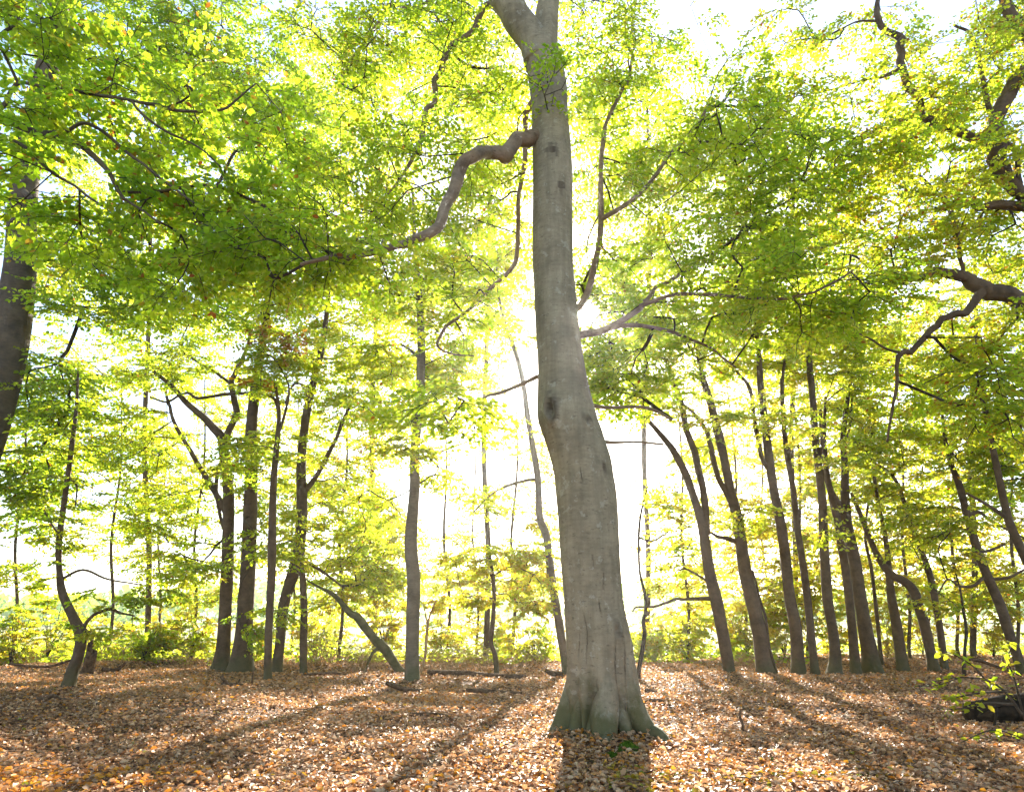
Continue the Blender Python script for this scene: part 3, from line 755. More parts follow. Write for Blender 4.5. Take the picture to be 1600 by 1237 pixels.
make_tree('young_tree', 'crooked tree half hidden behind the great beech trunk', 'tree', 17.5,
    trunk=[(886, 1052, 15), (879, 1010, 15), (872, 965, 15), (862, 905, 15), (858, 870, 14), (853, 835, 14), (843, 805, 13), (840, 745, 12), (831, 690, 11), (823, 640, 10), (816, 590, 9), (802, 540, 8), (787, 500, 6), (775, 440, 4)], mat=M_GREY, flare=1.2, root_from=.5,
    limbs=[[(842, 748, 6), (815, 752, 5), (790, 760, 5), (765, 775, 3), (740, 800, 2)], [(853, 835, 4), (840, 815, 3), (825, 805, 2)]],
    blobs=[(780, 545, 17.5, 60, 60, 1.2, 40), (800, 670, 17.8, 50, 40, 1, 14), (750, 790, 18, 60, 30, 1, 18), (790, 420, 17.6, 80, 90, 1.4, 70), (720, 400, 18, 80, 80, 1.4, 60)],
    leaf=.10, tone=.60, size=1.1, group=G_L, slim=.88, density=.72)
make_tree('young_tree', 'thin wavy sapling with a yellow top left of the great beech', 'tree', ground_y(1055),
    trunk=[(776, 1056, 8), (775, 1035, 8), (772, 1018, 7), (767, 1003, 7), (770, 970, 7), (772, 930, 6), (770, 900, 6), (766, 870, 4), (765, 845, 3)], mat=M_BROWN, flare=1.1,
    limbs=[[(771, 935, 3), (750, 930, 2.5), (720, 935, 2)], [(769, 900, 3), (800, 885, 2.5), (840, 900, 2)]],
    blobs=[(790, 865, 16.8, 80, 20, .7, 34), (720, 935, 16.8, 45, 20, .6, 18), (830, 920, 17, 40, 40, .6, 22), (730, 880, 17, 50, 20, .6, 14)], leaf=.085, tone=.64, size=.85, sides=8, group=G_L, brown=.05)
make_tree('young_tree', 'bare crooked stem standing close right of the great beech', 'tree', ground_y(1064),
    trunk=[(997, 1066, 7), (998, 1045, 7), (1003, 1020, 7), (1007, 990, 6), (1005, 972, 6), (1009, 950, 5), (1007, 925, 5), (1000, 895, 4), (998, 860, 4), (999, 820, 4), (1005, 785, 3), (1012, 760, 2)], mat=M_TWIG, flare=1.1,
    limbs=[[(999, 840, 3), (1020, 845, 2.5), (1045, 830, 2)]], blobs=[(1030, 790, 15, 30, 30, .4, 7)], leaf=.08, tone=.65, size=.6, sides=8)
make_tree('young_tree', 'dry twiggy stem right of the single straight tree', 'tree', 16.0,
    trunk=[(656, 1056, 4), (664, 1025, 4), (666, 1000, 4), (669, 972, 4), (674, 955, 3), (681, 938, 2)], mat=M_STRAW, flare=1.05, limbs=[[(668, 975, 3), (664, 955, 2), (662, 945, 2)]], blobs=[(676, 940, 16, 18, 14, .3, 4)], leaf=.06, tone=.8, size=.4, sides=6)

# ================================================================== the right row
G_R = 'row of dark leaning trunks right of the great beech'
RR = dict(mat=M_BROWN, slim=.88, group=G_R, leaf=.10, size=1.15, ms=1, density=.9)
make_tree('beech_tree', 'first leaning trunk of the row, splitting in two halfway up, with a low side branch', 'tree', ground_y(1060),
    trunk=[(1143, 1060, 19), (1137, 1030, 20), (1132, 1005, 21), (1122, 950, 22), (1116, 925, 22), (1108, 890, 20), (1102, 850, 19), (1096, 815, 17), (1085, 780, 14), (1071, 740, 13), (1052, 704, 12), (1035, 682, 10), (1010, 655, 7), (985, 640, 4)], flare=1.12, root_from=.5,
    limbs=[[(1104, 835, 14), (1101, 780, 13), (1092, 735, 12), (1074, 676, 12), (1064, 625, 11), (1052, 596, 9), (1040, 560, 6)], [(1112, 935, 8), (1095, 935, 6), (1070, 936, 5), (1045, 938, 5), (1020, 947, 4), (995, 948, 3), (988, 955, 2)], [(1108, 910, 5), (1090, 898, 4), (1068, 886, 3)]],
    blobs=[(1020, 620, 15.8, 60, 40, 1, 32), (1050, 520, 16, 90, 50, 1.2, 60), (1065, 860, 16.4, 45, 40, .8, 18), (1060, 770, 16.6, 40, 30, .8, 7)], tone=.60, **RR)
make_tree('beech_tree', 'stout leaning trunk of the row with a creeper stem and a spreading foot', 'tree', ground_y(1056),
    trunk=[(1197, 1056, 26), (1191, 1020, 25), (1186, 985, 25), (1176, 940, 24), (1164, 890, 23), (1157, 840, 21), (1150, 800, 19), (1142, 768, 17), (1132, 720, 15), (1122, 676, 15), (1111, 632, 13), (1101, 600, 11), (1094, 570, 8), (1085, 520, 5)], flare=1.5, root_from=.55,
    limbs=[[(1147, 795, 13), (1138, 775, 11), (1119, 738, 10), (1107, 690, 9), (1095, 660, 8), (1080, 640, 6), (1060, 630, 4)], [(1158, 850, 10), (1140, 842, 8), (1122, 838, 6), (1105, 830, 3)], [(1215, 1055, 5), (1202, 1010, 5), (1196, 965, 5), (1186, 930, 4), (1176, 890, 4)], [(1100, 600, 5), (1085, 585, 4), (1070, 580, 2)]],
    blobs=[(1110, 530, 16.8, 80, 60, 1.3, 70), (1120, 650, 15.6, 50, 26, .5, 12), (1180, 800, 15.8, 40, 24, .5, 8), (1100, 710, 17.2, 40, 40, .8, 18)], tone=.60, **RR)
make_tree('beech_tree', 'dark trunk of the row with a second stem curving off its left side', 'tree', ground_y(1055),
    trunk=[(1249, 1055, 23), (1246, 1020, 21), (1243, 980, 20), (1233, 925, 19), (1226, 860, 18), (1219, 815, 17), (1209, 765, 15), (1201, 710, 15), (1195, 660, 13), (1189, 610, 12), (1186, 560, 9), (1180, 500, 6)], flare=1.3, root_from=.55,
    limbs=[[(1204, 735, 9), (1191, 716, 8), (1181, 668, 8), (1177, 625, 7), (1167, 600, 6), (1150, 580, 4)]],
    blobs=[(1170, 530, 17, 80, 60, 1.3, 75), (1215, 640, 15.8, 60, 30, .5, 16), (1190, 420, 17.4, 90, 70, 1.3, 60)], tone=.58, **RR)
make_tree('young_tree', 'slim trunk of the row standing between two thicker ones', 'tree', ground_y(1054.5),
    trunk=[(1274, 1055, 15), (1270, 1015, 14), (1266, 975, 13), (1260, 920, 13), (1253, 870, 12), (1246, 825, 11), (1239, 762, 10), (1227, 688, 9), (1222, 610, 7), (1226, 560, 4)], flare=1.3, root_from=.55,
    blobs=[(1230, 560, 17.4, 60, 50, 1, 40)], tone=.6, **RR)
make_tree('beech_tree', 'upright trunk of the row with a foot swept to the left', 'tree', ground_y(1054),
    trunk=[(1304, 1055, 23), (1305, 1025, 19), (1302, 990, 18), (1293, 935, 17), (1289, 875, 16), (1286, 820, 15), (1284, 771, 14), (1275, 695, 12), (1270, 625, 11), (1264, 560, 10), (1262, 500, 7)], flare=1.4, root_from=.55,
    blobs=[(1270, 520, 17.6, 70, 60, 1.2, 60), (1290, 690, 16.2, 50, 36, .5, 16), (1290, 830, 16.4, 30, 24, .4, 7), (1300, 640, 17.8, 40, 40, .8, 18)], tone=.58, **RR)
make_tree('beech_tree', 'narrow trunk of the row touching the thick forked one at its foot', 'tree', 17.4,
    trunk=[(1338, 1054, 18), (1333, 1000, 16), (1328, 945, 15), (1321, 890, 14), (1314, 850, 13), (1309, 815, 12), (1298, 770, 10), (1290, 720, 8), (1288, 670, 6), (1290, 620, 4)], flare=1.3, root_from=.55,
    blobs=[(1320, 600, 17.6, 50, 50, 1, 34)], tone=.58, **RR)
make_tree('beech_tree', 'thick trunk of the row that forks into a narrow V', 'tree', 17.9,
    trunk=[(1364, 1050, 28), (1358, 1015, 25), (1352, 985, 24), (1345, 940, 22), (1337, 885, 20), (1329, 845, 19), (1322, 810, 18), (1320, 760, 14), (1320, 730, 12), (1317, 690, 10), (1322, 640, 8), (1330, 590, 6), (1342, 540, 4)], flare=1.55, root_from=.55,
    limbs=[[(1322, 815, 14), (1308, 785, 12), (1296, 762, 11), (1289, 720, 9), (1286, 690, 8), (1280, 640, 5)], [(1316, 700, 4), (1328, 665, 4), (1332, 610, 3)]],
    blobs=[(1360, 560, 18, 70, 60, 1.2, 60), (1370, 690, 16.6, 60, 50, .6, 22), (1350, 800, 16.8, 40, 30, .4, 8), (1350, 680, 18.4, 40, 50, .9, 26)], tone=.55, **RR)
make_tree('young_tree', 'thin climbing stem in front of the arching trunk', 'tree', 19.5,
    trunk=[(1378, 1042, 8), (1374, 1000, 7), (1370, 960, 7), (1365, 915, 6), (1360, 880, 6), (1352, 840, 5), (1356, 790, 4), (1362, 740, 3)], flare=1.15, sides=8, root_from=.5,
    blobs=[(1365, 740, 19.5, 40, 40, .8, 14)], tone=.6, **RR)
make_tree('beech_tree', 'wavy trunk of the row with a slim top, left of the arching one', 'tree', 18.6,
    trunk=[(1411, 1047, 19), (1406, 1010, 18), (1400, 970, 17), (1394, 940, 15), (1390, 905, 12), (1386, 860, 9), (1380, 820, 7), (1373, 790, 6), (1364, 725, 5), (1363, 670, 4)], flare=1.3, root_from=.5,
    blobs=[(1390, 700, 18.6, 50, 50, 1, 34), (1400, 790, 18.8, 40, 40, .8, 18)], tone=.58, **RR)
make_tree('beech_tree', 'arching trunk of the row that bends hard to the left at head height', 'tree', 18.5,
    trunk=[(1460, 1047, 17), (1452, 1010, 17), (1444, 975, 17), (1435, 945, 16), (1427, 922, 16), (1413, 908, 15), (1394, 898, 14), (1378, 880, 12), (1362, 848, 10), (1345, 805, 8), (1330, 770, 5)], flare=1.25, root_from=.6,
    blobs=[(1340, 760, 18.6, 40, 30, .8, 16)], tone=.6, **RR)
make_tree('beech_tree', 'slim S-shaped trunk of the row beside the arching one', 'tree', 18.9,
    trunk=[(1476, 1046, 13), (1471, 1000, 12), (1464, 955, 11), (1457, 915, 11), (1449, 885, 10), (1437, 855, 9), (1426, 825, 8), (1412, 782, 7), (1398, 748, 6), (1375, 728, 4), (1350, 715, 3)], flare=1.25, root_from=.55,
    blobs=[(1420, 740, 19, 60, 40, 1, 30), (1450, 690, 17, 60, 50, .7, 24), (1480, 930, 17.2, 40, 24, .5, 8)], tone=.6, **RR)
make_tree('young_tree', 'thread-thin crooked stem in front of the pale meadow', 'tree', 16.5,
    trunk=[(1506, 1046, 5), (1508, 1010, 5), (1510, 985, 5), (1505, 950, 4), (1500, 920, 3), (1492, 890, 2)], mat=M_TWIG, flare=1.1, sides=7, group=G_R, leaf=.08, size=.6, ms=1,
    blobs=[(1500, 880, 16.5, 30, 20, .4, 8)], tone=.7)
make_tree('beech_tree', 'leaning trunk with bare side branches near the right edge', 'tree', 16.5,
    trunk=[(1597, 1050, 17), (1588, 1020, 17), (1577, 990, 17), (1566, 955, 17), (1554, 925, 16), (1540, 893, 15), (1526, 855, 14), (1514, 815, 13), (1498, 755, 11), (1486, 725, 9), (1476, 680, 6), (1470, 620, 4)], flare=1.2, root_from=.55,
    limbs=[[(1545, 905, 6), (1575, 902, 5, -.2), (1600, 890, 4, -.3), (1640, 870, 3, -.4)], [(1540, 900, 6), (1520, 915, 5), (1500, 915, 4), (1480, 905, 3), (1465, 930, 2)], [(1528, 862, 5), (1545, 860, 5), (1570, 850, 3)], [(1510, 805, 6), (1530, 800, 6), (1550, 815, 5), (1580, 830, 4), (1620, 850, 3)]],
    blobs=[(1490, 640, 16.6, 70, 60, 1.2, 60), (1540, 700, 15.2, 60, 40, .6, 20), (1500, 830, 15.4, 40, 40, .5, 12), (1540, 760, 17, 60, 40, 1, 30), (1440, 820, 17.4, 50, 50, .8, 26)], tone=.57, **RR)
make_tree('beech_tree', 'slanting trunk that leaves the frame at the right edge', 'tree', 14.0,
    trunk=[(1680, 1080, 20), (1650, 990, 19), (1625, 920, 18), (1604, 875, 16), (1588, 842, 15), (1576, 812, 14), (1566, 771, 12), (1559, 737, 11), (1543, 660, 9), (1537, 608, 7), (1530, 540, 4)], flare=1.2, root_from=.5,
    limbs=[[(1578, 812, 8), (1545, 790, 6), (1510, 770, 4)], [(1600, 700, 5), (1590, 640, 4), (1575, 600, 3)]],
    blobs=[(1550, 600, 14, 90, 70, 1.2, 70), (1580, 740, 14.4, 40, 50, .8, 22)], tone=.5, **RR)

# ================================================================== trees and shrubs behind


def py_ground(Y):
    return H / 2 + F * math.tan(PITCH + math.atan((CAM_H - .3) / Y))


G_B = 'trees standing behind the clearing'


def back_tree(label, px, Y, lean, blobs, tone, w=5.5, leaf=.12, size=1.3):
    b = py_ground(Y)
    tr = [(px, b, w), (px + lean * .15 + 4, b - 70, w * .9), (px + lean * .35 - 3, b - 170, w * .8), (px + lean * .7 + 5, b - 290, w * .6), (px + lean, b - 420, w * .35)]
    make_tree('understory_tree', label, 'tree', Y, tr, blobs=[(bx, by, Y + dy, rx, ry, rd, n) for bx, by, dy, rx, ry, rd, n in blobs],
              leaf=leaf, tone=tone, size=size, group=G_B, sides=8, flare=1.2, root_from=.3, brown=.03, step=.7, ms=1, density=.9)


back_tree('yellow tree filling the gap behind the first leaning trunk of the row', 1075, 23, -20, [(1070, 920, 0, 60, 60, 1.3, 60), (1080, 810, 0, 60, 50, 1.3, 32), (1095, 690, 0, 40, 40, 1.2, 14), (1050, 590, 0, 60, 30, 1.2, 18)], .70)
back_tree('yellow tree behind the gap left of the trunk with the curving second stem', 1165, 25, -30, [(1180, 930, 0, 60, 70, 1.6, 80), (1170, 820, 0, 60, 60, 1.6, 60), (1150, 700, 0, 60, 60, 1.5, 34), (1140, 620, 0, 50, 40, 1.2, 28)], .74)
back_tree('yellow tree behind the slim trunk between two thicker ones', 1262, 23.5, -25, [(1255, 920, 0, 60, 70, 1.6, 80), (1250, 800, 0, 60, 60, 1.6, 64), (1230, 680, 0, 60, 60, 1.5, 56), (1220, 580, 0, 70, 60, 1.5, 50)], .68)
back_tree('yellow-green tree behind the thick trunk forking in a V', 1330, 26, -15, [(1330, 900, 0, 60, 80, 1.6, 80), (1320, 760, 0, 60, 70, 1.6, 70), (1320, 640, 0, 60, 60, 1.5, 56), (1300, 520, 0, 70, 60, 1.5, 50)], .66)
back_tree('yellow tree behind the arching trunk of the row', 1420, 24, -20, [(1420, 920, 0, 60, 70, 1.6, 70), (1410, 810, 0, 60, 50, 1.5, 52), (1400, 680, 0, 60, 60, 1.5, 56), (1400, 560, 0, 70, 60, 1.5, 50)], .70)
back_tree('yellow tree behind the thread-thin stem at the meadow edge', 1495, 26, -15, [(1500, 900, 0, 60, 60, 1.5, 58), (1480, 780, 0, 60, 60, 1.5, 56), (1480, 660, 0, 60, 60, 1.5, 50), (1470, 540, 0, 70, 60, 1.5, 50)], .72)
back_tree('yellow tree behind the slanting trunk at the right edge', 1590, 23, -20, [(1580, 930, 0, 60, 50, 1.4, 56), (1590, 800, 0, 60, 70, 1.5, 60), (1580, 680, 0, 60, 60, 1.5, 56), (1590, 560, 0, 60, 60, 1.5, 50)], .68)
back_tree('pale green tree behind the left edge beyond the bowed trunk', 20, 22, 20, [(30, 800, 0, 50, 50, 1.4, 30), (40, 640, 0, 60, 60, 1.4, 44), (20, 900, 0, 40, 30, 1, 16)], .56)
back_tree('loose pale tree behind the bent sapling', 170, 24, 20, [(60, 760, 0, 60, 50, 1.5, 30), (220, 790, 0, 60, 50, 1.5, 34), (150, 700, 0, 70, 60, 1.5, 44), (180, 580, 0, 80, 60, 1.5, 54), (60, 540, 0, 80, 60, 1.5, 44)], .56)
back_tree('green tree behind the two trunks sharing a foot', 300, 25, 20, [(330, 900, 0, 60, 50, 1.4, 44), (310, 770, 0, 70, 60, 1.5, 50), (340, 620, 0, 70, 60, 1.5, 44), (270, 690, 0, 60, 50, 1.5, 36)], .60)
back_tree('bright green tree behind the leaning forked trunk', 530, 23, 10, [(520, 900, 0, 70, 60, 1.5, 76), (590, 830, 0, 60, 60, 1.5, 60), (510, 720, 0, 60, 60, 1.5, 50), (570, 730, 0, 50, 50, 1.5, 36), (460, 800, 0, 40, 60, 1.2, 26), (600, 900, 0, 50, 40, 1.2, 40)], .64)
back_tree('yellow-green tree behind the single straight tree', 700, 26, -10, [(690, 850, 0, 40, 30, 1.2, 14), (720, 640, 0, 60, 40, 1.4, 26), (600, 600, 0, 60, 40, 1.4, 26), (560, 560, 0, 60, 40, 1.4, 26)], .66)
back_tree('yellow tree seen between the straight tree and the great beech', 800, 24, 5, [(820, 890, 0, 50, 40, 1.2, 44), (850, 820, 0, 30, 50, 1, 26), (740, 900, 0, 50, 20, 1, 20), (850, 720, 0, 40, 40, 1, 18)], .70)
back_tree('light green tree far behind the gap between the bent sapling and the joined trunks', 245, 29, 15, [(200, 840, 0, 70, 40, 1.8, 30), (260, 740, 0, 80, 60, 1.8, 50), (130, 820, 0, 60, 50, 1.8, 30), (60, 700, 0, 60, 50, 1.8, 24)], .62, w=4)
back_tree('light green tree far behind the slender pole and the leaning forked tree', 455, 28, 10, [(440, 860, 0, 60, 50, 1.8, 40), (480, 760, 0, 70, 60, 1.8, 50), (430, 660, 0, 60, 50, 1.8, 36), (560, 800, 0, 60, 60, 1.8, 44)], .64, w=4)
back_tree('pale yellow tree far behind the wavy sapling', 745, 30, -10, [(740, 830, 0, 60, 30, 1.8, 24), (790, 770, 0, 50, 30, 1.8, 16), (700, 900, 0, 60, 30, 1.8, 30), (800, 890, 0, 50, 40, 1.8, 30)], .70, w=4)
back_tree('yellow tree far behind the curving second stem', 1200, 30, -20, [(1120, 900, 0, 60, 60, 1.8, 50), (1200, 860, 0, 70, 60, 1.8, 60), (1290, 860, 0, 70, 60, 1.8, 60), (1200, 730, 0, 80, 60, 1.8, 60), (1290, 720, 0, 60, 60, 1.8, 44)], .74, w=4)
back_tree('yellow tree far behind the S-shaped trunk', 1450, 30, -20, [(1380, 860, 0, 60, 60, 1.8, 50), (1450, 840, 0, 70, 60, 1.8, 60), (1540, 850, 0, 70, 60, 1.8, 56), (1400, 740, 0, 80, 60, 1.8, 56), (1540, 720, 0, 60, 60, 1.8, 44)], .74, w=4)
# taller crowns further back that close the canopy
def tall_tree(label, px, Y, top, blobs, tone, w=9):
    b = py_ground(Y)
    tr = [(px, b, w), (px + 3, b - 150, w * .95), (px - 4, b - 330, w * .85), (px + 5, (b - 330 + top) / 2, w * .7), (px, top, w * .4)]
    make_tree('canopy_tree', label, 'tree', Y, tr, blobs=[(bx, by, Y, rx, ry, 2.4, n) for bx, by, rx, ry, n in blobs], leaf=.13, tone=tone, size=1.6, group=G_B, sides=8, flare=1.2, root_from=.5, brown=.02, step=.9)


tall_tree('tall canopy tree closing the wood above the left row', 230, 24, 150, [(200, 330, 120, 90, 70), (330, 200, 120, 100, 70), (90, 420, 80, 80, 40), (120, 200, 90, 90, 40), (260, 480, 110, 60, 24)], .56)
tall_tree('tall canopy tree behind the top of the single straight tree', 585, 26, 120, [(560, 260, 120, 110, 90), (640, 130, 110, 90, 60), (520, 120, 80, 80, 44), (480, 420, 90, 60, 40), (640, 470, 80, 60, 40), (480, 690, 70, 50, 20)], .60)
tall_tree('tall canopy tree behind the left edge of the great trunk', 760, 25, 100, [(760, 250, 70, 120, 56), (740, 90, 80, 80, 50), (760, 440, 60, 60, 34), (690, 580, 60, 40, 22)], .60)
tall_tree('tall canopy tree right of the great trunk behind its upper boughs', 1010, 25, 120, [(990, 230, 90, 100, 70), (1000, 400, 80, 70, 46), (1090, 250, 70, 80, 44), (960, 560, 40, 50, 14)], .62)
tall_tree('tall canopy tree above the middle of the right row', 1240, 25, 300, [(1220, 420, 110, 80, 74), (1320, 380, 90, 60, 50), (1200, 280, 90, 50, 36), (1350, 500, 80, 50, 44)], .62)
tall_tree('tall canopy tree above the right end of the row', 1520, 24, 320, [(1500, 460, 100, 80, 60), (1590, 420, 70, 90, 46), (1580, 260, 60, 60, 16)], .60)

G_S = 'bushes along the edge of the clearing'


def bush(label, px, Y, w, h, tone, n=44, leaf=.11, size=.9, droop=.4):
    """many-stemmed shrub: w, h in photo pixels"""
    b = py_ground(Y)
    base = at(px, b, Y); base[2] = float(ground_h(base[0], base[1]))
    m = mpp(base); ww, hh = w * m / 2, h * m * 1.2
    root = empty('bush', base); tag(root, label, 'bush', G_S)
    sm, lm = MB(), MB(); ends = []; dirs = []
    k = max(5, n // 5)
    for i in range(k):
        a = rng.uniform(0, 6.28); s = rng.uniform(.2, 1) ** .7
        d = np.array([math.cos(a) * ww * s, math.sin(a) * min(ww, 1.3) * s, hh * rng.uniform(.55, 1.0) * (1 - .35 * s * s)])
        pts = np.array([d * np.array([u ** 1.3, u ** 1.3, u ** .85]) + rng.normal(0, .03, 3) * (u > 0) for u in np.linspace(0, 1, 6)])
        tube(sm, pts + base - base, np.linspace(.014, .004, 6), 4, cap=False)
        for u in rng.uniform(.25, 1, n // k + 1):
            j = pts[int(u * 5)]; ends.append(base + j + rng.normal(0, .12, 3)); dirs.append((math.cos(a) + rng.normal(0, .8), math.sin(a) + rng.normal(0, .8), .15))
    tm = MB(); add_sprays(lm, tm, ends, dirs, size, leaf, tone, tilt=.5, tone_sd=.13, brown=.03)
    sm.build('stems', M_TWIG, root)
    tm.build('branches', M_TWIG, root, origin=base)
    lm.build('foliage', M_LEAF, root, smooth=False, tone=True, origin=base)


for args in [
    ('bright green bush at the left edge behind the bowed trunk', 20, 20.5, 110, 110, .62, 60),
    ('yellow-green bush left of the bent sapling', 75, 23, 90, 120, .66, 60),
    ('yellow bush with brown stems just right of the dark stump', 165, 23, 80, 80, .72, 36),
    ('fresh green bush between the stump and the two joined trunks', 225, 21, 100, 70, .58, 60),
    ('yellow-green bush against the left side of the two joined trunks', 300, 22, 110, 95, .66, 66),
    ('low yellow bush seen between the joined trunks and the slender pole', 405, 22.5, 60, 80, .70, 36),
    ('yellow bush seen behind the thin upright trunk', 490, 24, 80, 90, .72, 46),
    ('bright yellow-green bush above the leaning mossy log', 600, 24, 90, 110, .70, 66),
    ('yellow bush just right of the single straight tree', 690, 25, 80, 80, .74, 44),
    ('pale bush behind the wavy sapling with the yellow top', 760, 26, 90, 75, .72, 50),
    ('green bush between the wavy sapling and the great beech', 835, 22.5, 100, 75, .62, 60),
    ('lime bush right beside the great beech behind the bare crooked stem', 1000, 22, 100, 70, .62, 66),
    ('lime bush left of the first leaning trunk of the row', 1075, 22.5, 110, 80, .64, 72),
    ('golden bush between the first two leaning trunks of the row', 1165, 23, 80, 80, .72, 50),
    ('yellow bush behind the foot of the creeper-clad trunk', 1225, 25, 80, 90, .74, 50),
    ('yellow bush behind the trunk with a foot swept left', 1300, 25, 90, 90, .74, 50),
    ('golden bush behind the thick V-forked trunk', 1385, 25, 90, 90, .74, 50),
    ('yellow bush behind the arching trunk', 1440, 27, 80, 90, .72, 46),
    ('bright yellow bush overhanging the pale meadow beside the right leaning trunk', 1550, 24, 80, 90, .76, 46),
    ('lime hazel bush far behind the two joined trunks', 260, 30, 130, 110, .70, 60),
    ('pale lime bush far behind the bare crooked stem', 1060, 29, 130, 100, .72, 60),
    ('pale lime bush far behind the dry twiggy stem', 715, 31, 120, 90, .74, 50),
    ('pale yellow bush far off at the left behind the sapling', 120, 31, 150, 110, .74, 60),
    ('lime bush far behind the leaning forked tree', 520, 30, 140, 120, .70, 66),
]:
    bush(*args)

G_D = 'tangles of dry straw-coloured stems'


def dry_brush(label, px, Y, w, h, n=60):
    b = py_ground(Y); base = at(px, b, Y); base[2] = float(ground_h(base[0], base[1]))
    m = mpp(base); mb = MB()
    for i in range(n):
        x0 = rng.normal(0, .28) * w * m; y0 = rng.normal(0, .35)
        hh = h * m * rng.uniform(.35, 1.05); dx = rng.normal(0, .35) * hh; dy = rng.normal(0, .2) * hh; bend = rng.uniform(0, .5) * hh
        z0 = float(ground_h(base[0] + x0, base[1] + y0)) - base[2]
        pts = [np.array([x0 + dx * u + np.sign(dx) * bend * u ** 3, y0 + dy * u, z0 - .03 + hh * (u - .35 * u ** 3)]) for u in np.linspace(0, 1, 6)]
        tube(mb, pts, np.linspace(.008, .003, 6), 3, cap=False)
        for k in range(3):
            a = pts[rng.integers(2, 5)]; d = np.array([rng.normal(0, .16), rng.normal(0, .1), rng.uniform(-.04, .16)])
            tube(mb, [a, a + d * .6, a + d + [0, 0, -.03]], [.004, .003, .002], 3, cap=False)
    o = mb.build('dry_brush', M_STRAW, None); o.location = base
    tag(o, label, 'brush', G_D)


for args in [('dry brown stems at the left edge under the green bush', 35, 20.5, 90, 60), ('dry stems beside the dark stump', 185, 21, 60, 80, 40), ('dry tangle behind the thin upright trunk', 505, 20, 60, 95, 70),
             ('dry tangle under the leaning mossy log', 565, 18.5, 60, 75, 80), ('tangle of bent stems right of the single straight tree', 690, 18.5, 60, 60, 60), ('dry stems around the wavy yellow-topped sapling', 750, 19.5, 70, 55, 60),
             ('dry twigs piled left of the great beech', 830, 20.5, 60, 40, 50), ('dry stems between the first two leaning trunks', 1168, 20, 60, 45, 40), ('dry stems behind the foot of the forked row trunk', 1395, 22, 60, 50, 40),
             ('dry stems at the left foot of the two joined trunks', 310, 20, 60, 50, 40)]:
    dry_brush(*args)

# ================================================================== setting: ground, litter, far wood
def axis(lo, hi, near_lo, near_hi, step, grow_=1.18):
    a = list(np.arange(near_lo, near_hi + 1e-6, step)); s = step; x = near_hi
    while x < hi: s *= grow_; x += s; a.append(x)
    s = step; x = near_lo
    while x > lo: s *= grow_; x -= s; a.insert(0, x)
    return np.array(a)


gx = axis(-330, 330, -16, 16, .16); gy = axis(-30, 420, 3, 30, .14)
GX, GY = np.meshgrid(gx, gy)
GZ = ground_h(GX, GY)
mb = MB(); nx, ny = len(gx), len(gy)
i = np.arange(ny - 1)[:, None] * nx; j = np.arange(nx - 1)[None]
mb.add(np.stack([GX, GY, GZ], -1).reshape(-1, 3), np.stack([i + j, i + j + 1, i + nx + j + 1, i + nx + j], -1).reshape(-1, 4))

m, nt, out = new_mat('forest_floor')
g = N(nt, 'ShaderNodeNewGeometry')
n1 = N(nt, 'ShaderNodeTexNoise', inputs={'Scale': 9.0, 'Detail': 8, 'Roughness': .7}); nt.links.new(g.outputs['Position'], n1.inputs[0])
vo = N(nt, 'ShaderNodeTexVoronoi', inputs={'Scale': 16.0}); nt.links.new(g.outputs['Position'], vo.inputs['Vector'])
r1 = ramp(nt, [(.3, (.035, .018, .010)), (.5, (.12, .06, .028)), (.7, (.24, .13, .06))]); nt.links.new(n1.outputs[0], r1.inputs[0])
hs = N(nt, 'ShaderNodeMixRGB', blend_type='OVERLAY', inputs={0: .5}); nt.links.new(r1.outputs[0], hs.inputs[1]); nt.links.new(vo.outputs['Color'], hs.inputs[2])
bw = N(nt, 'ShaderNodeMixRGB', inputs={0: .35}); nt.links.new(r1.outputs[0], bw.inputs[1]); nt.links.new(hs.outputs[0], bw.inputs[2])
# the open meadow beyond the trees: pale straw and short green grass
n2 = N(nt, 'ShaderNodeTexNoise', inputs={'Scale': .35, 'Detail': 5, 'Roughness': .6}); nt.links.new(g.outputs['Position'], n2.inputs[0])
r2 = ramp(nt, [(.35, (.10, .14, .025)), (.5, (.20, .22, .05)), (.68, (.42, .32, .16))]); nt.links.new(n2.outputs[0], r2.inputs[0])
sx = N(nt, 'ShaderNodeSeparateXYZ'); nt.links.new(g.outputs['Position'], sx.inputs[0])
ya = N(nt, 'ShaderNodeMath', operation='MULTIPLY_ADD', inputs={1: 3.0}); nt.links.new(n2.outputs[0], ya.inputs[0]); nt.links.new(sx.outputs[1], ya.inputs[2])
mr = N(nt, 'ShaderNodeMapRange', inputs={1: 22.0, 2: 26.0}); nt.links.new(ya.outputs[0], mr.inputs[0])
mx = N(nt, 'ShaderNodeMixRGB'); nt.links.new(mr.outputs[0], mx.inputs[0]); nt.links.new(bw.outputs[0], mx.inputs[1]); nt.links.new(r2.outputs[0], mx.inputs[2])
p = N(nt, 'ShaderNodeBsdfPrincipled', inputs={'Roughness': .9, 'Specular IOR Level': .2}); nt.links.new(mx.outputs[0], p.inputs['Base Color'])
b = N(nt, 'ShaderNodeBump', inputs={'Strength': .9, 'Distance': .05}); nt.links.new(n1.outputs[0], b.inputs['Height']); nt.links.new(b.outputs[0], p.inputs['Normal'])
nt.links.new(p.outputs[0], out.inputs[0])
tag(mb.build('ground', m), kind='structure')

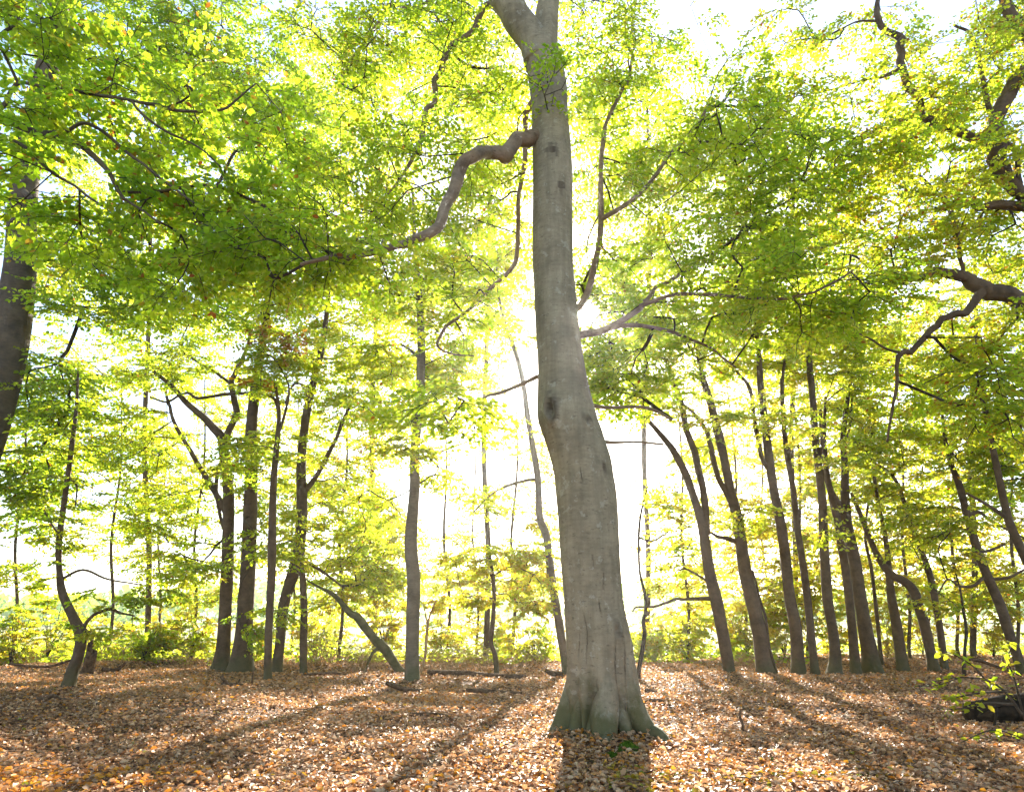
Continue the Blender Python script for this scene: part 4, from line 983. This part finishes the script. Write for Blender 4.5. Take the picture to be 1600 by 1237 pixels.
# fallen leaves
NL = 330000
yy = (rng.random(NL) * (math.sqrt(27) - math.sqrt(4.6)) + math.sqrt(4.6)) ** 2
xx = (rng.random(NL) * 2 - 1) * (yy * .86 + 1.5)
zz = ground_h(xx, yy) + rng.random(NL) ** 1.7 * .045 + .004
rt = np.hypot(xx - MAIN_X, yy - MAIN_Y); zz = zz + (rt < .85) * rng.random(NL) * .07 * np.clip((.85 - rt) / .3, 0, 1)
patch = vnoise2(xx * .8, yy * .8, 21) + .5 * vnoise2(xx * 2.6, yy * 2.6, 22)
ang = rng.uniform(0, 6.283, NL)
D = np.stack([np.cos(ang), np.sin(ang), rng.normal(0, .28, NL)], -1)
Nn = np.stack([rng.normal(0, .38, NL), rng.normal(0, .38, NL), np.ones(NL)], -1)
tone = np.clip(.50 + .30 * patch + rng.normal(0, .19, NL), 0, .8)
orange = (rng.random(NL) < .07 + .35 * np.clip(patch - .12, 0, 1) + .5 * np.clip((-1.9 - xx) / 2, 0, 1) * (yy < 6.6)) 
tone = np.where(orange, rng.uniform(.8, .95, NL), tone)
green = (rng.random(NL) < .012 + .25 * ((xx > .7) & (xx < 3.2) & (yy < 6.3) & (patch > .05)))
tone = np.where(green, rng.uniform(.96, 1, NL), tone)
L = .056 * rng.uniform(.55, 1.25, NL) * (1 + np.clip(yy - 9, 0, 20) * .025)
bare = vnoise2(xx * 1.1 + 40, yy * 1.1, 61) + .6 * vnoise2(xx * 3.1, yy * 3.1, 62)
keep = ((bare > -.30) | (rng.random(NL) < .35)) & (((xx - MAIN_X) ** 2 + (yy - MAIN_Y) ** 2) > .36 ** 2)
mb = MB(); leaf_arrays(mb, np.stack([xx, yy, zz], -1)[keep], D[keep], Nn[keep], L[keep], tone[keep], fold=.30, width=.66, keep_sun_gap=False)
tag(mb.build('fallen_leaves', M_LITTER, smooth=False, tone=True), 'brown and orange fallen leaves covering the forest floor', kind='stuff')

# twigs and husks strewn over the leaves
tl = MB()
for k in range(1500):
    y = rng.uniform(5, 18) ** 1.0; x = rng.uniform(-1, 1) * y * .85; a = rng.uniform(0, 6.28); ln = rng.uniform(.05, .34)
    q = np.array([[x + math.cos(a + .5 * u * math.sin(k)) * ln * u, y + math.sin(a + .5 * u * math.sin(k)) * ln * u, 0] for u in (0, .4, .7, 1)])
    q[:, 2] = ground_h(q[:, 0], q[:, 1]) + .03 + rng.random() * .03 + rng.normal(0, .008, 4)
    tube(tl, q, np.linspace(.004, .002, 4) * rng.uniform(.6, 1.6), 4, cap=False)
tag(tl.build('twig_litter', M_DEAD), 'small dead twigs strewn over the leaves', kind='stuff')

# low green growth at the wood's edge
gl = MB(); NGR = 24000
yy = rng.uniform(21.0, 34, NGR); xx = rng.uniform(-1, 1, NGR) * yy * .9
xx = np.where((xx > 9) & (yy < 30) & (xx < 18), -xx, xx)
zz = ground_h(xx, yy) + rng.random(NGR) ** 1.4 * .85 * np.clip(.5 + 1.5 * vnoise2(xx * .5, yy * .5, 31), .1, 1.2)
ang = rng.uniform(0, 6.28, NGR)
leaf_arrays(gl, np.stack([xx, yy, zz], -1), np.stack([np.cos(ang), np.sin(ang), rng.uniform(-.3, .7, NGR)], -1), np.stack([rng.normal(0, .5, NGR), rng.normal(0, .5, NGR), np.ones(NGR)], -1),
            rng.uniform(.10, .22, NGR), np.clip(.54 + rng.normal(0, .12, NGR) + .2 * vnoise2(xx * .4, yy * .4, 33), 0, .86), keep_sun_gap=False)
tag(gl.build('undergrowth', M_LEAF, smooth=False, tone=True), 'low lime-green undergrowth behind the trunks', kind='stuff')

# distant wood across the fields
fw = MB(); NF = 16000
xx = rng.uniform(-260, 260, NF); yy = 150 + rng.random(NF) * 30 + 20 * vnoise2(xx * .02, xx * 0, 41)
top = 4.5 + 7 * (vnoise2(xx * .035, xx * 0 + 3, 42) + .5) + 3 * vnoise2(xx * .15, xx * 0, 43)
zz = ground_h(xx, yy) + rng.random(NF) ** .7 * np.maximum(top, 1.5)
ang = rng.uniform(0, 6.28, NF)
leaf_arrays(fw, np.stack([xx, yy, zz], -1), np.stack([np.cos(ang), np.sin(ang), rng.uniform(-.5, .5, NF)], -1), rng.normal(0, 1, (NF, 3)) + [0, 0, .6], rng.uniform(1.0, 2.2, NF), np.clip(.25 + rng.normal(0, .12, NF), 0, .8), width=.9, keep_sun_gap=False)
tag(fw.build('far_wood', M_LEAF, smooth=False, tone=True), 'hazy line of distant woodland beyond the fields', kind='stuff')

# ================================================================== things on the forest floor
def stick(name, label, cat, path, Y, mat, group=None, sides=7, lift=0.022, wob=.15, follow=True, extra=()):
    P = []
    for k, a in enumerate(path):
        y = Y + (a[3] if len(a) > 3 else 0); p = at(a[0], a[1], y)
        if follow: p[2] = max(p[2], float(ground_h(p[0], p[1])) + a[2] * .3 * mpp(p)) + lift
        P.append([*p, a[2] * .5 * mpp(p)])
    C = catmull(P, 5); base = C[0, :3].copy(); mb = MB()
    tube(mb, C[:, :3], np.maximum(C[:, 3], .004), sides, wob=wob)
    for e in extra:
        Q = []
        for a in e:
            p = at(a[0], a[1], Y + (a[3] if len(a) > 3 else 0)); p[2] = max(p[2], float(ground_h(p[0], p[1])) + .01); Q.append([*p, a[2] * .5 * mpp(p)])
        Q = catmull(Q, 4); tube(mb, Q[:, :3], np.maximum(Q[:, 3], .003), 5)
    o = mb.build(name, mat, origin=base); o.location = base
    tag(o, label, cat, group); return o


G_ST = 'fallen branches lying on the leaves'
stick('leaning_log', 'mossy dead trunk leaning up to the left from behind the single straight tree', 'log', [(660, 1078, 13), (640, 1060, 13), (622, 1045, 14), (602, 1014, 15), (585, 998, 13), (560, 966, 13), (546, 957, 10), (522, 930, 7), (500, 918, 4), (478, 905, 2)], 16.5, M_MOSSWOOD, follow=False, sides=14, wob=.35,
      extra=[[(600, 1012, 6), (585, 1016, 5), (575, 1035, 4), (570, 1053, 3)]])
stick('fallen_branch', 'dark bent branch lying on the leaves below the bent sapling', 'branch', [(55, 1104, 6), (70, 1094, 7), (82, 1089, 7), (92, 1096, 6), (108, 1106, 5)], ground_y(1102), M_DEAD, G_ST)
stick('fallen_branch', 'small broken branch in front of the two joined trunks', 'branch', [(345, 1058, 5), (356, 1070, 6), (368, 1078, 6), (377, 1085, 5)], ground_y(1076), M_DEAD, G_ST, extra=[[(352, 1064, 4), (340, 1072, 3), (332, 1082, 3)], [(366, 1076, 4), (372, 1066, 3), (375, 1060, 2)]])
stick('fallen_branch', 'long thin branch arching over the ground right of the thin upright trunk', 'branch', [(476, 1057, 4), (500, 1053, 4), (522, 1052, 4), (540, 1058, 4), (560, 1064, 2)], 16.4, M_DEAD, G_ST)
stick('fallen_log', 'flat grey log lying right of the single straight tree', 'log', [(668, 1052, 9), (700, 1053, 10), (740, 1058, 9), (780, 1060, 8), (822, 1058, 6)], ground_y(1059), M_DEAD, sides=8, extra=[[(690, 1060, 6), (715, 1058, 5), (740, 1066, 4)]])
stick('fallen_branch', 'short dark branch on the leaves below the wavy sapling', 'branch', [(728, 1080, 6), (755, 1081, 7), (790, 1084, 6), (815, 1092, 4)], ground_y(1086), M_DEAD, G_ST)
stick('fallen_branch', 'stubby branch close to the left of the great beech', 'branch', [(852, 1048, 5), (862, 1053, 8), (878, 1054, 7)], ground_y(1056), M_DEAD, G_ST)
stick('fallen_branch', 'dark branch at the foot of the single straight tree', 'branch', [(603, 1068, 7), (620, 1074, 8), (640, 1080, 7), (660, 1086, 5)], ground_y(1078), M_DEAD, G_ST)
stick('fallen_branch', 'curved branch half covered by leaves in the middle of the clearing', 'branch', [(640, 1124, 6), (660, 1120, 7), (685, 1125, 7), (700, 1132, 4)], ground_y(1126), M_DEAD, G_ST)
stick('fallen_branch', 'long pale branch lying behind the bent sapling', 'branch', [(15, 1038, 4), (45, 1042, 4), (75, 1042, 4), (100, 1036, 4), (122, 1028, 3)], 17.5, M_DEAD, G_ST)
stick('fallen_branch', 'thick short branch right of the dark stump', 'branch', [(160, 1046, 7), (178, 1049, 8), (190, 1042, 5), (196, 1036, 3)], 18, M_DEAD, G_ST)
stick('fallen_branch', 'rusty branch lying across the pale meadow edge', 'branch', [(1505, 1030, 5), (1530, 1033, 6), (1550, 1040, 5), (1575, 1048, 4), (1600, 1050, 4)], 17, M_DEAD, G_ST)
stick('fallen_branch', 'small branch right of the great beech roots', 'branch', [(1005, 1101, 4), (1020, 1103, 5), (1040, 1108, 3)], ground_y(1104), M_DEAD, G_ST)
stick('fallen_branch', 'scrap of dark branch right of the great beech near the bare stem', 'branch', [(1008, 1080, 7), (1022, 1084, 8), (1032, 1086, 5)], ground_y(1084), M_DEAD, G_ST)
G_UP = 'broken sticks standing in the leaves'
stick('upright_stick', 'broken stick standing in the leaves below the first leaning trunk', 'stick', [(1161, 1142, 4), (1160, 1130, 4), (1156, 1118, 4), (1157, 1108, 2)], ground_y(1140), M_DEAD, G_UP, sides=5, follow=False)
stick('upright_stick', 'short stick standing in the leaves right of the slender pole', 'stick', [(485, 1095, 4), (488, 1085, 3), (487, 1078, 2)], ground_y(1094), M_DEAD, G_UP, sides=5, follow=False)
stick('upright_stick', 'thin stick standing before the two joined trunks', 'stick', [(394, 1076, 3), (394, 1062, 3), (396, 1048, 2)], ground_y(1075), M_DEAD, G_UP, sides=5, follow=False)

# stump behind the bent sapling: a jagged broken bole
Ys = ground_y(1050); c = at(137, 1050, Ys); c[2] = float(ground_h(c[0], c[1])); ms = mpp(c)
mb = MB(); S = 18; a = np.arange(S) * 2 * math.pi / S
prof = [(-.1, 1.5), (0, 1.35), (.08, 1.05), (.2, .9), (.34, .85), (.5, .8)]
V = []
jag = .5 + .22 * rng.random(S) * (1 + np.cos(a - 2.6))
for k, (z, r) in enumerate(prof):
    rr = 10 * ms * r * (1 + .14 * np.cos(4 * a + 1) + .06 * rng.normal(size=S))
    zc = np.full(S, z) if k < len(prof) - 1 else jag
    V.append(np.stack([rr * np.cos(a), rr * np.sin(a), zc], -1))
V.append(np.stack([.5 * V[-1][:, 0], .5 * V[-1][:, 1], jag * .75], -1)); V.append(np.stack([.1 * V[-2][:, 0], .1 * V[-2][:, 1], np.full(S, .3)], -1))
n = len(V); ii = np.arange(n - 1)[:, None] * S; jj = np.arange(S)[None]; kk = (jj + 1) % S
mb.add(np.vstack(V), np.stack([ii + jj, ii + kk, ii + S + kk, ii + S + jj], -1).reshape(-1, 4))
o = mb.build('tree_stump', M_DEAD); o.location = c
tag(o, 'dark jagged stump behind the bent sapling', 'stump')

# hollow dark log at the right edge with a mossy back
stick('hollow_log', 'dark rotten log on the leaves at the right edge', 'log', [(1512, 1116, 26), (1535, 1115, 32), (1570, 1112, 40), (1620, 1108, 46), (1680, 1104, 44)], ground_y(1128), M_ROT, sides=16, wob=.3,
      extra=[[(1556, 1112, 5, -.3), (1555, 1124, 4, -.4), (1553, 1134, 4, -.4)], [(1557, 1104, 5, -.3), (1540, 1110, 4, -.35), (1528, 1120, 3, -.4)], [(1560, 1104, 4, -.3), (1580, 1098, 3, -.3), (1590, 1092, 2, -.3)]])


def moss_cushion(label, px, py, w, h):
    Y = ground_y(py); c = at(px, py, Y); c[2] = float(ground_h(c[0], c[1])); m = mpp(c); mb = MB()
    nu, nv = 40, 16; V = []
    for k in range(nv):
        t = k / (nv - 1) * math.pi * .5
        aa = np.arange(nu) * 2 * math.pi / nu
        r = w * m * .5 * math.cos(t) * (1 + .22 * vnoise2(np.cos(aa) * 2 + px, np.sin(aa) * 2, 51))
        z = h * m * math.sin(t) * (1 + .3 * vnoise2(np.cos(aa) * 3 + px, np.sin(aa) * 3 + k * .3, 52)) + .008 * rng.random(nu)
        V.append(np.stack([r * np.cos(aa), r * .8 * np.sin(aa), z - .01], -1))
    ii = np.arange(nv - 1)[:, None] * nu; j = np.arange(nu)[None]; k2 = (j + 1) % nu
    VV = np.vstack(V); mb.add(VV, np.stack([ii + j, ii + k2, ii + nu + k2, ii + nu + j], -1).reshape(-1, 4))
    # short moss shoots
    K = 900; s = rng.integers(0, len(VV), K); P = VV[s] + rng.normal(0, .004, (K, 3)); d = rng.normal(0, .5, (K, 3)) + [0, 0, 1.0]; d /= np.linalg.norm(d, axis=1, keepdims=True)
    Lm = rng.uniform(.012, .026, (K, 1)); sd = np.cross(d, rng.normal(0, 1, (K, 3))); sd /= np.linalg.norm(sd, axis=1, keepdims=True)
    tv = np.stack([P + sd * .003, P - sd * .003, P + d * Lm], 1).reshape(-1, 3); mb.add(tv, tris=np.arange(K * 3).reshape(-1, 3))
    o = mb.build('moss_cushion', M_MOSS); o.location = c; tag(o, label, 'moss', 'moss cushions before the great beech')


moss_cushion('larger green moss cushion just in front of the right roots of the great beech', 982, 1182, 36, 15)
moss_cushion('smaller dark moss cushion left of the larger one before the great beech', 957, 1196, 24, 11)

# young seedling with bright big leaves at the right front
Yk = 6.6
base = at(1545, 1160, Yk); base[2] = float(ground_h(base[0], base[1]))
root = empty('sapling', base); tag(root, 'low sapling with big sunlit lime leaves in front of the dark rotten log', 'sapling')
sm, lm = MB(), MB()
TW = [[(1640, 1180, 6), (1600, 1120, 5), (1570, 1080, 4), (1540, 1062, 3), (1500, 1058, 2), (1460, 1064, 1.5)], [(1570, 1080, 4), (1530, 1082, 3), (1500, 1088, 2), (1474, 1092, 1.5)], [(1585, 1100, 4), (1540, 1098, 3), (1515, 1105, 2), (1480, 1108, 1.5)],
      [(1600, 1120, 4), (1585, 1060, 3), (1575, 1030, 2), (1582, 1005, 1.5)], [(1540, 1062, 3), (1520, 1040, 2), (1490, 1022, 1.5), (1468, 1016, 1)], [(1636, 1170, 4), (1590, 1150, 3), (1550, 1140, 2), (1500, 1160, 1.5)], [(1500, 1058, 2), (1465, 1070, 1.5), (1430, 1072, 1)]]
for tpath in TW:
    pts, rr = px_path(tpath, Yk, 6); tube(sm, pts, rr, 5, cap=False)
    k = np.arange(len(pts) // 3, len(pts)); k = np.repeat(k, 3); k = k[rng.random(len(k)) < .62]
    P = pts[k] + rng.normal(0, .025, (len(k), 3)); an = rng.uniform(0, 6.28, len(k))
    leaf_arrays(lm, P, np.stack([np.cos(an), np.sin(an) * .6, rng.uniform(-.8, .3, len(k))], -1), np.stack([rng.normal(0, .5, len(k)), rng.normal(-.5, .4, len(k)), np.ones(len(k))], -1), rng.uniform(.04, .085, len(k)), np.clip(rng.normal(.58, .16, len(k)), .2, .8))
sm.build('stem', M_TWIG, root, origin=base); lm.build('foliage', M_LEAF, root, smooth=False, tone=True, origin=base)

# ================================================================== air
mb = MB(); x0, x1, y0, y1, z0, z1 = GX.min() - 8, GX.max() + 8, GY.min() - 8, GY.max() + 8, float(GZ.min()) - 1.0, 36.0
mb.add([(x0, y0, z0), (x1, y0, z0), (x1, y1, z0), (x0, y1, z0), (x0, y0, z1), (x1, y0, z1), (x1, y1, z1), (x0, y1, z1)],
       [(0, 3, 2, 1), (4, 5, 6, 7), (0, 1, 5, 4), (1, 2, 6, 5), (2, 3, 7, 6), (3, 0, 4, 7)])
m, nt, out = new_mat('haze')
pv = N(nt, 'ShaderNodeVolumePrincipled', inputs={'Color': (.93, .95, .96, 1), 'Density': .0008, 'Anisotropy': .78})
nt.links.new(pv.outputs[0], out.inputs['Volume'])
tag(mb.build('haze', m, smooth=False), 'thin bright haze in the wood and over the fields', kind='stuff')

# ================================================================== light
wd = bpy.data.worlds.new('World'); scene.world = wd; wd.use_nodes = True
nt = wd.node_tree; nt.nodes.clear()
wo = nt.nodes.new('ShaderNodeOutputWorld'); bg = nt.nodes.new('ShaderNodeBackground')
sky = nt.nodes.new('ShaderNodeTexSky'); sky.sky_type = 'NISHITA'; sky.sun_disc = False
sky.sun_elevation = SUN_EL; sky.sun_rotation = SUN_AZ
sky.air_density = 1.0; sky.dust_density = .7; sky.ozone_density = 1.0
bg.inputs[1].default_value = .085
# the sun's own disc and the bright air close to it
tc = nt.nodes.new('ShaderNodeTexCoord')
dot = N(nt, 'ShaderNodeVectorMath', operation='DOT_PRODUCT'); dot.inputs[1].default_value = tuple(SUN); nt.links.new(tc.outputs['Generated'], dot.inputs[0])
disc = N(nt, 'ShaderNodeMapRange', inputs={1: math.cos(math.radians(.95)), 2: math.cos(math.radians(.6)), 3: 0.0, 4: 900.0}); nt.links.new(dot.outputs['Value'], disc.inputs[0])
pw = N(nt, 'ShaderNodeMath', operation='POWER', inputs={1: 900.0}); mx0 = N(nt, 'ShaderNodeMath', operation='MAXIMUM', inputs={1: 0.0}); nt.links.new(dot.outputs['Value'], mx0.inputs[0]); nt.links.new(mx0.outputs[0], pw.inputs[0])
pm = N(nt, 'ShaderNodeMath', operation='MULTIPLY_ADD', inputs={1: 10.0}); nt.links.new(pw.outputs[0], pm.inputs[0]); nt.links.new(disc.outputs[0], pm.inputs[2])
cm = N(nt, 'ShaderNodeVectorMath', operation='SCALE'); cm.inputs[0].default_value = (1, .93, .82); nt.links.new(pm.outputs[0], cm.inputs['Scale'])
ad = N(nt, 'ShaderNodeVectorMath', operation='ADD'); nt.links.new(sky.outputs[0], ad.inputs[0]); nt.links.new(cm.outputs[0], ad.inputs[1])
nt.links.new(ad.outputs[0], bg.inputs[0]); nt.links.new(bg.outputs[0], wo.inputs[0])

sl = bpy.data.lights.new('sun', 'SUN'); sl.energy = 5.0; sl.angle = math.radians(.55); sl.color = (1, .92, .80)
so = bpy.data.objects.new('sun', sl); col.objects.link(so); so.location = (0, 0, 40)
so.rotation_euler = Vector(SUN).to_track_quat('Z', 'Y').to_euler()

scene.view_settings.view_transform = 'Standard'; scene.view_settings.look = 'None'
scene.view_settings.exposure = 2.5; scene.view_settings.gamma = 1.0
cy = scene.cycles
cy.max_bounces = 14; cy.diffuse_bounces = 9; cy.glossy_bounces = 2; cy.transmission_bounces = 12; cy.transparent_max_bounces = 8
cy.use_denoising = True
cy.sample_clamp_indirect = 6; cy.volume_bounces = 0
cy.use_adaptive_sampling = True; cy.adaptive_threshold = .02
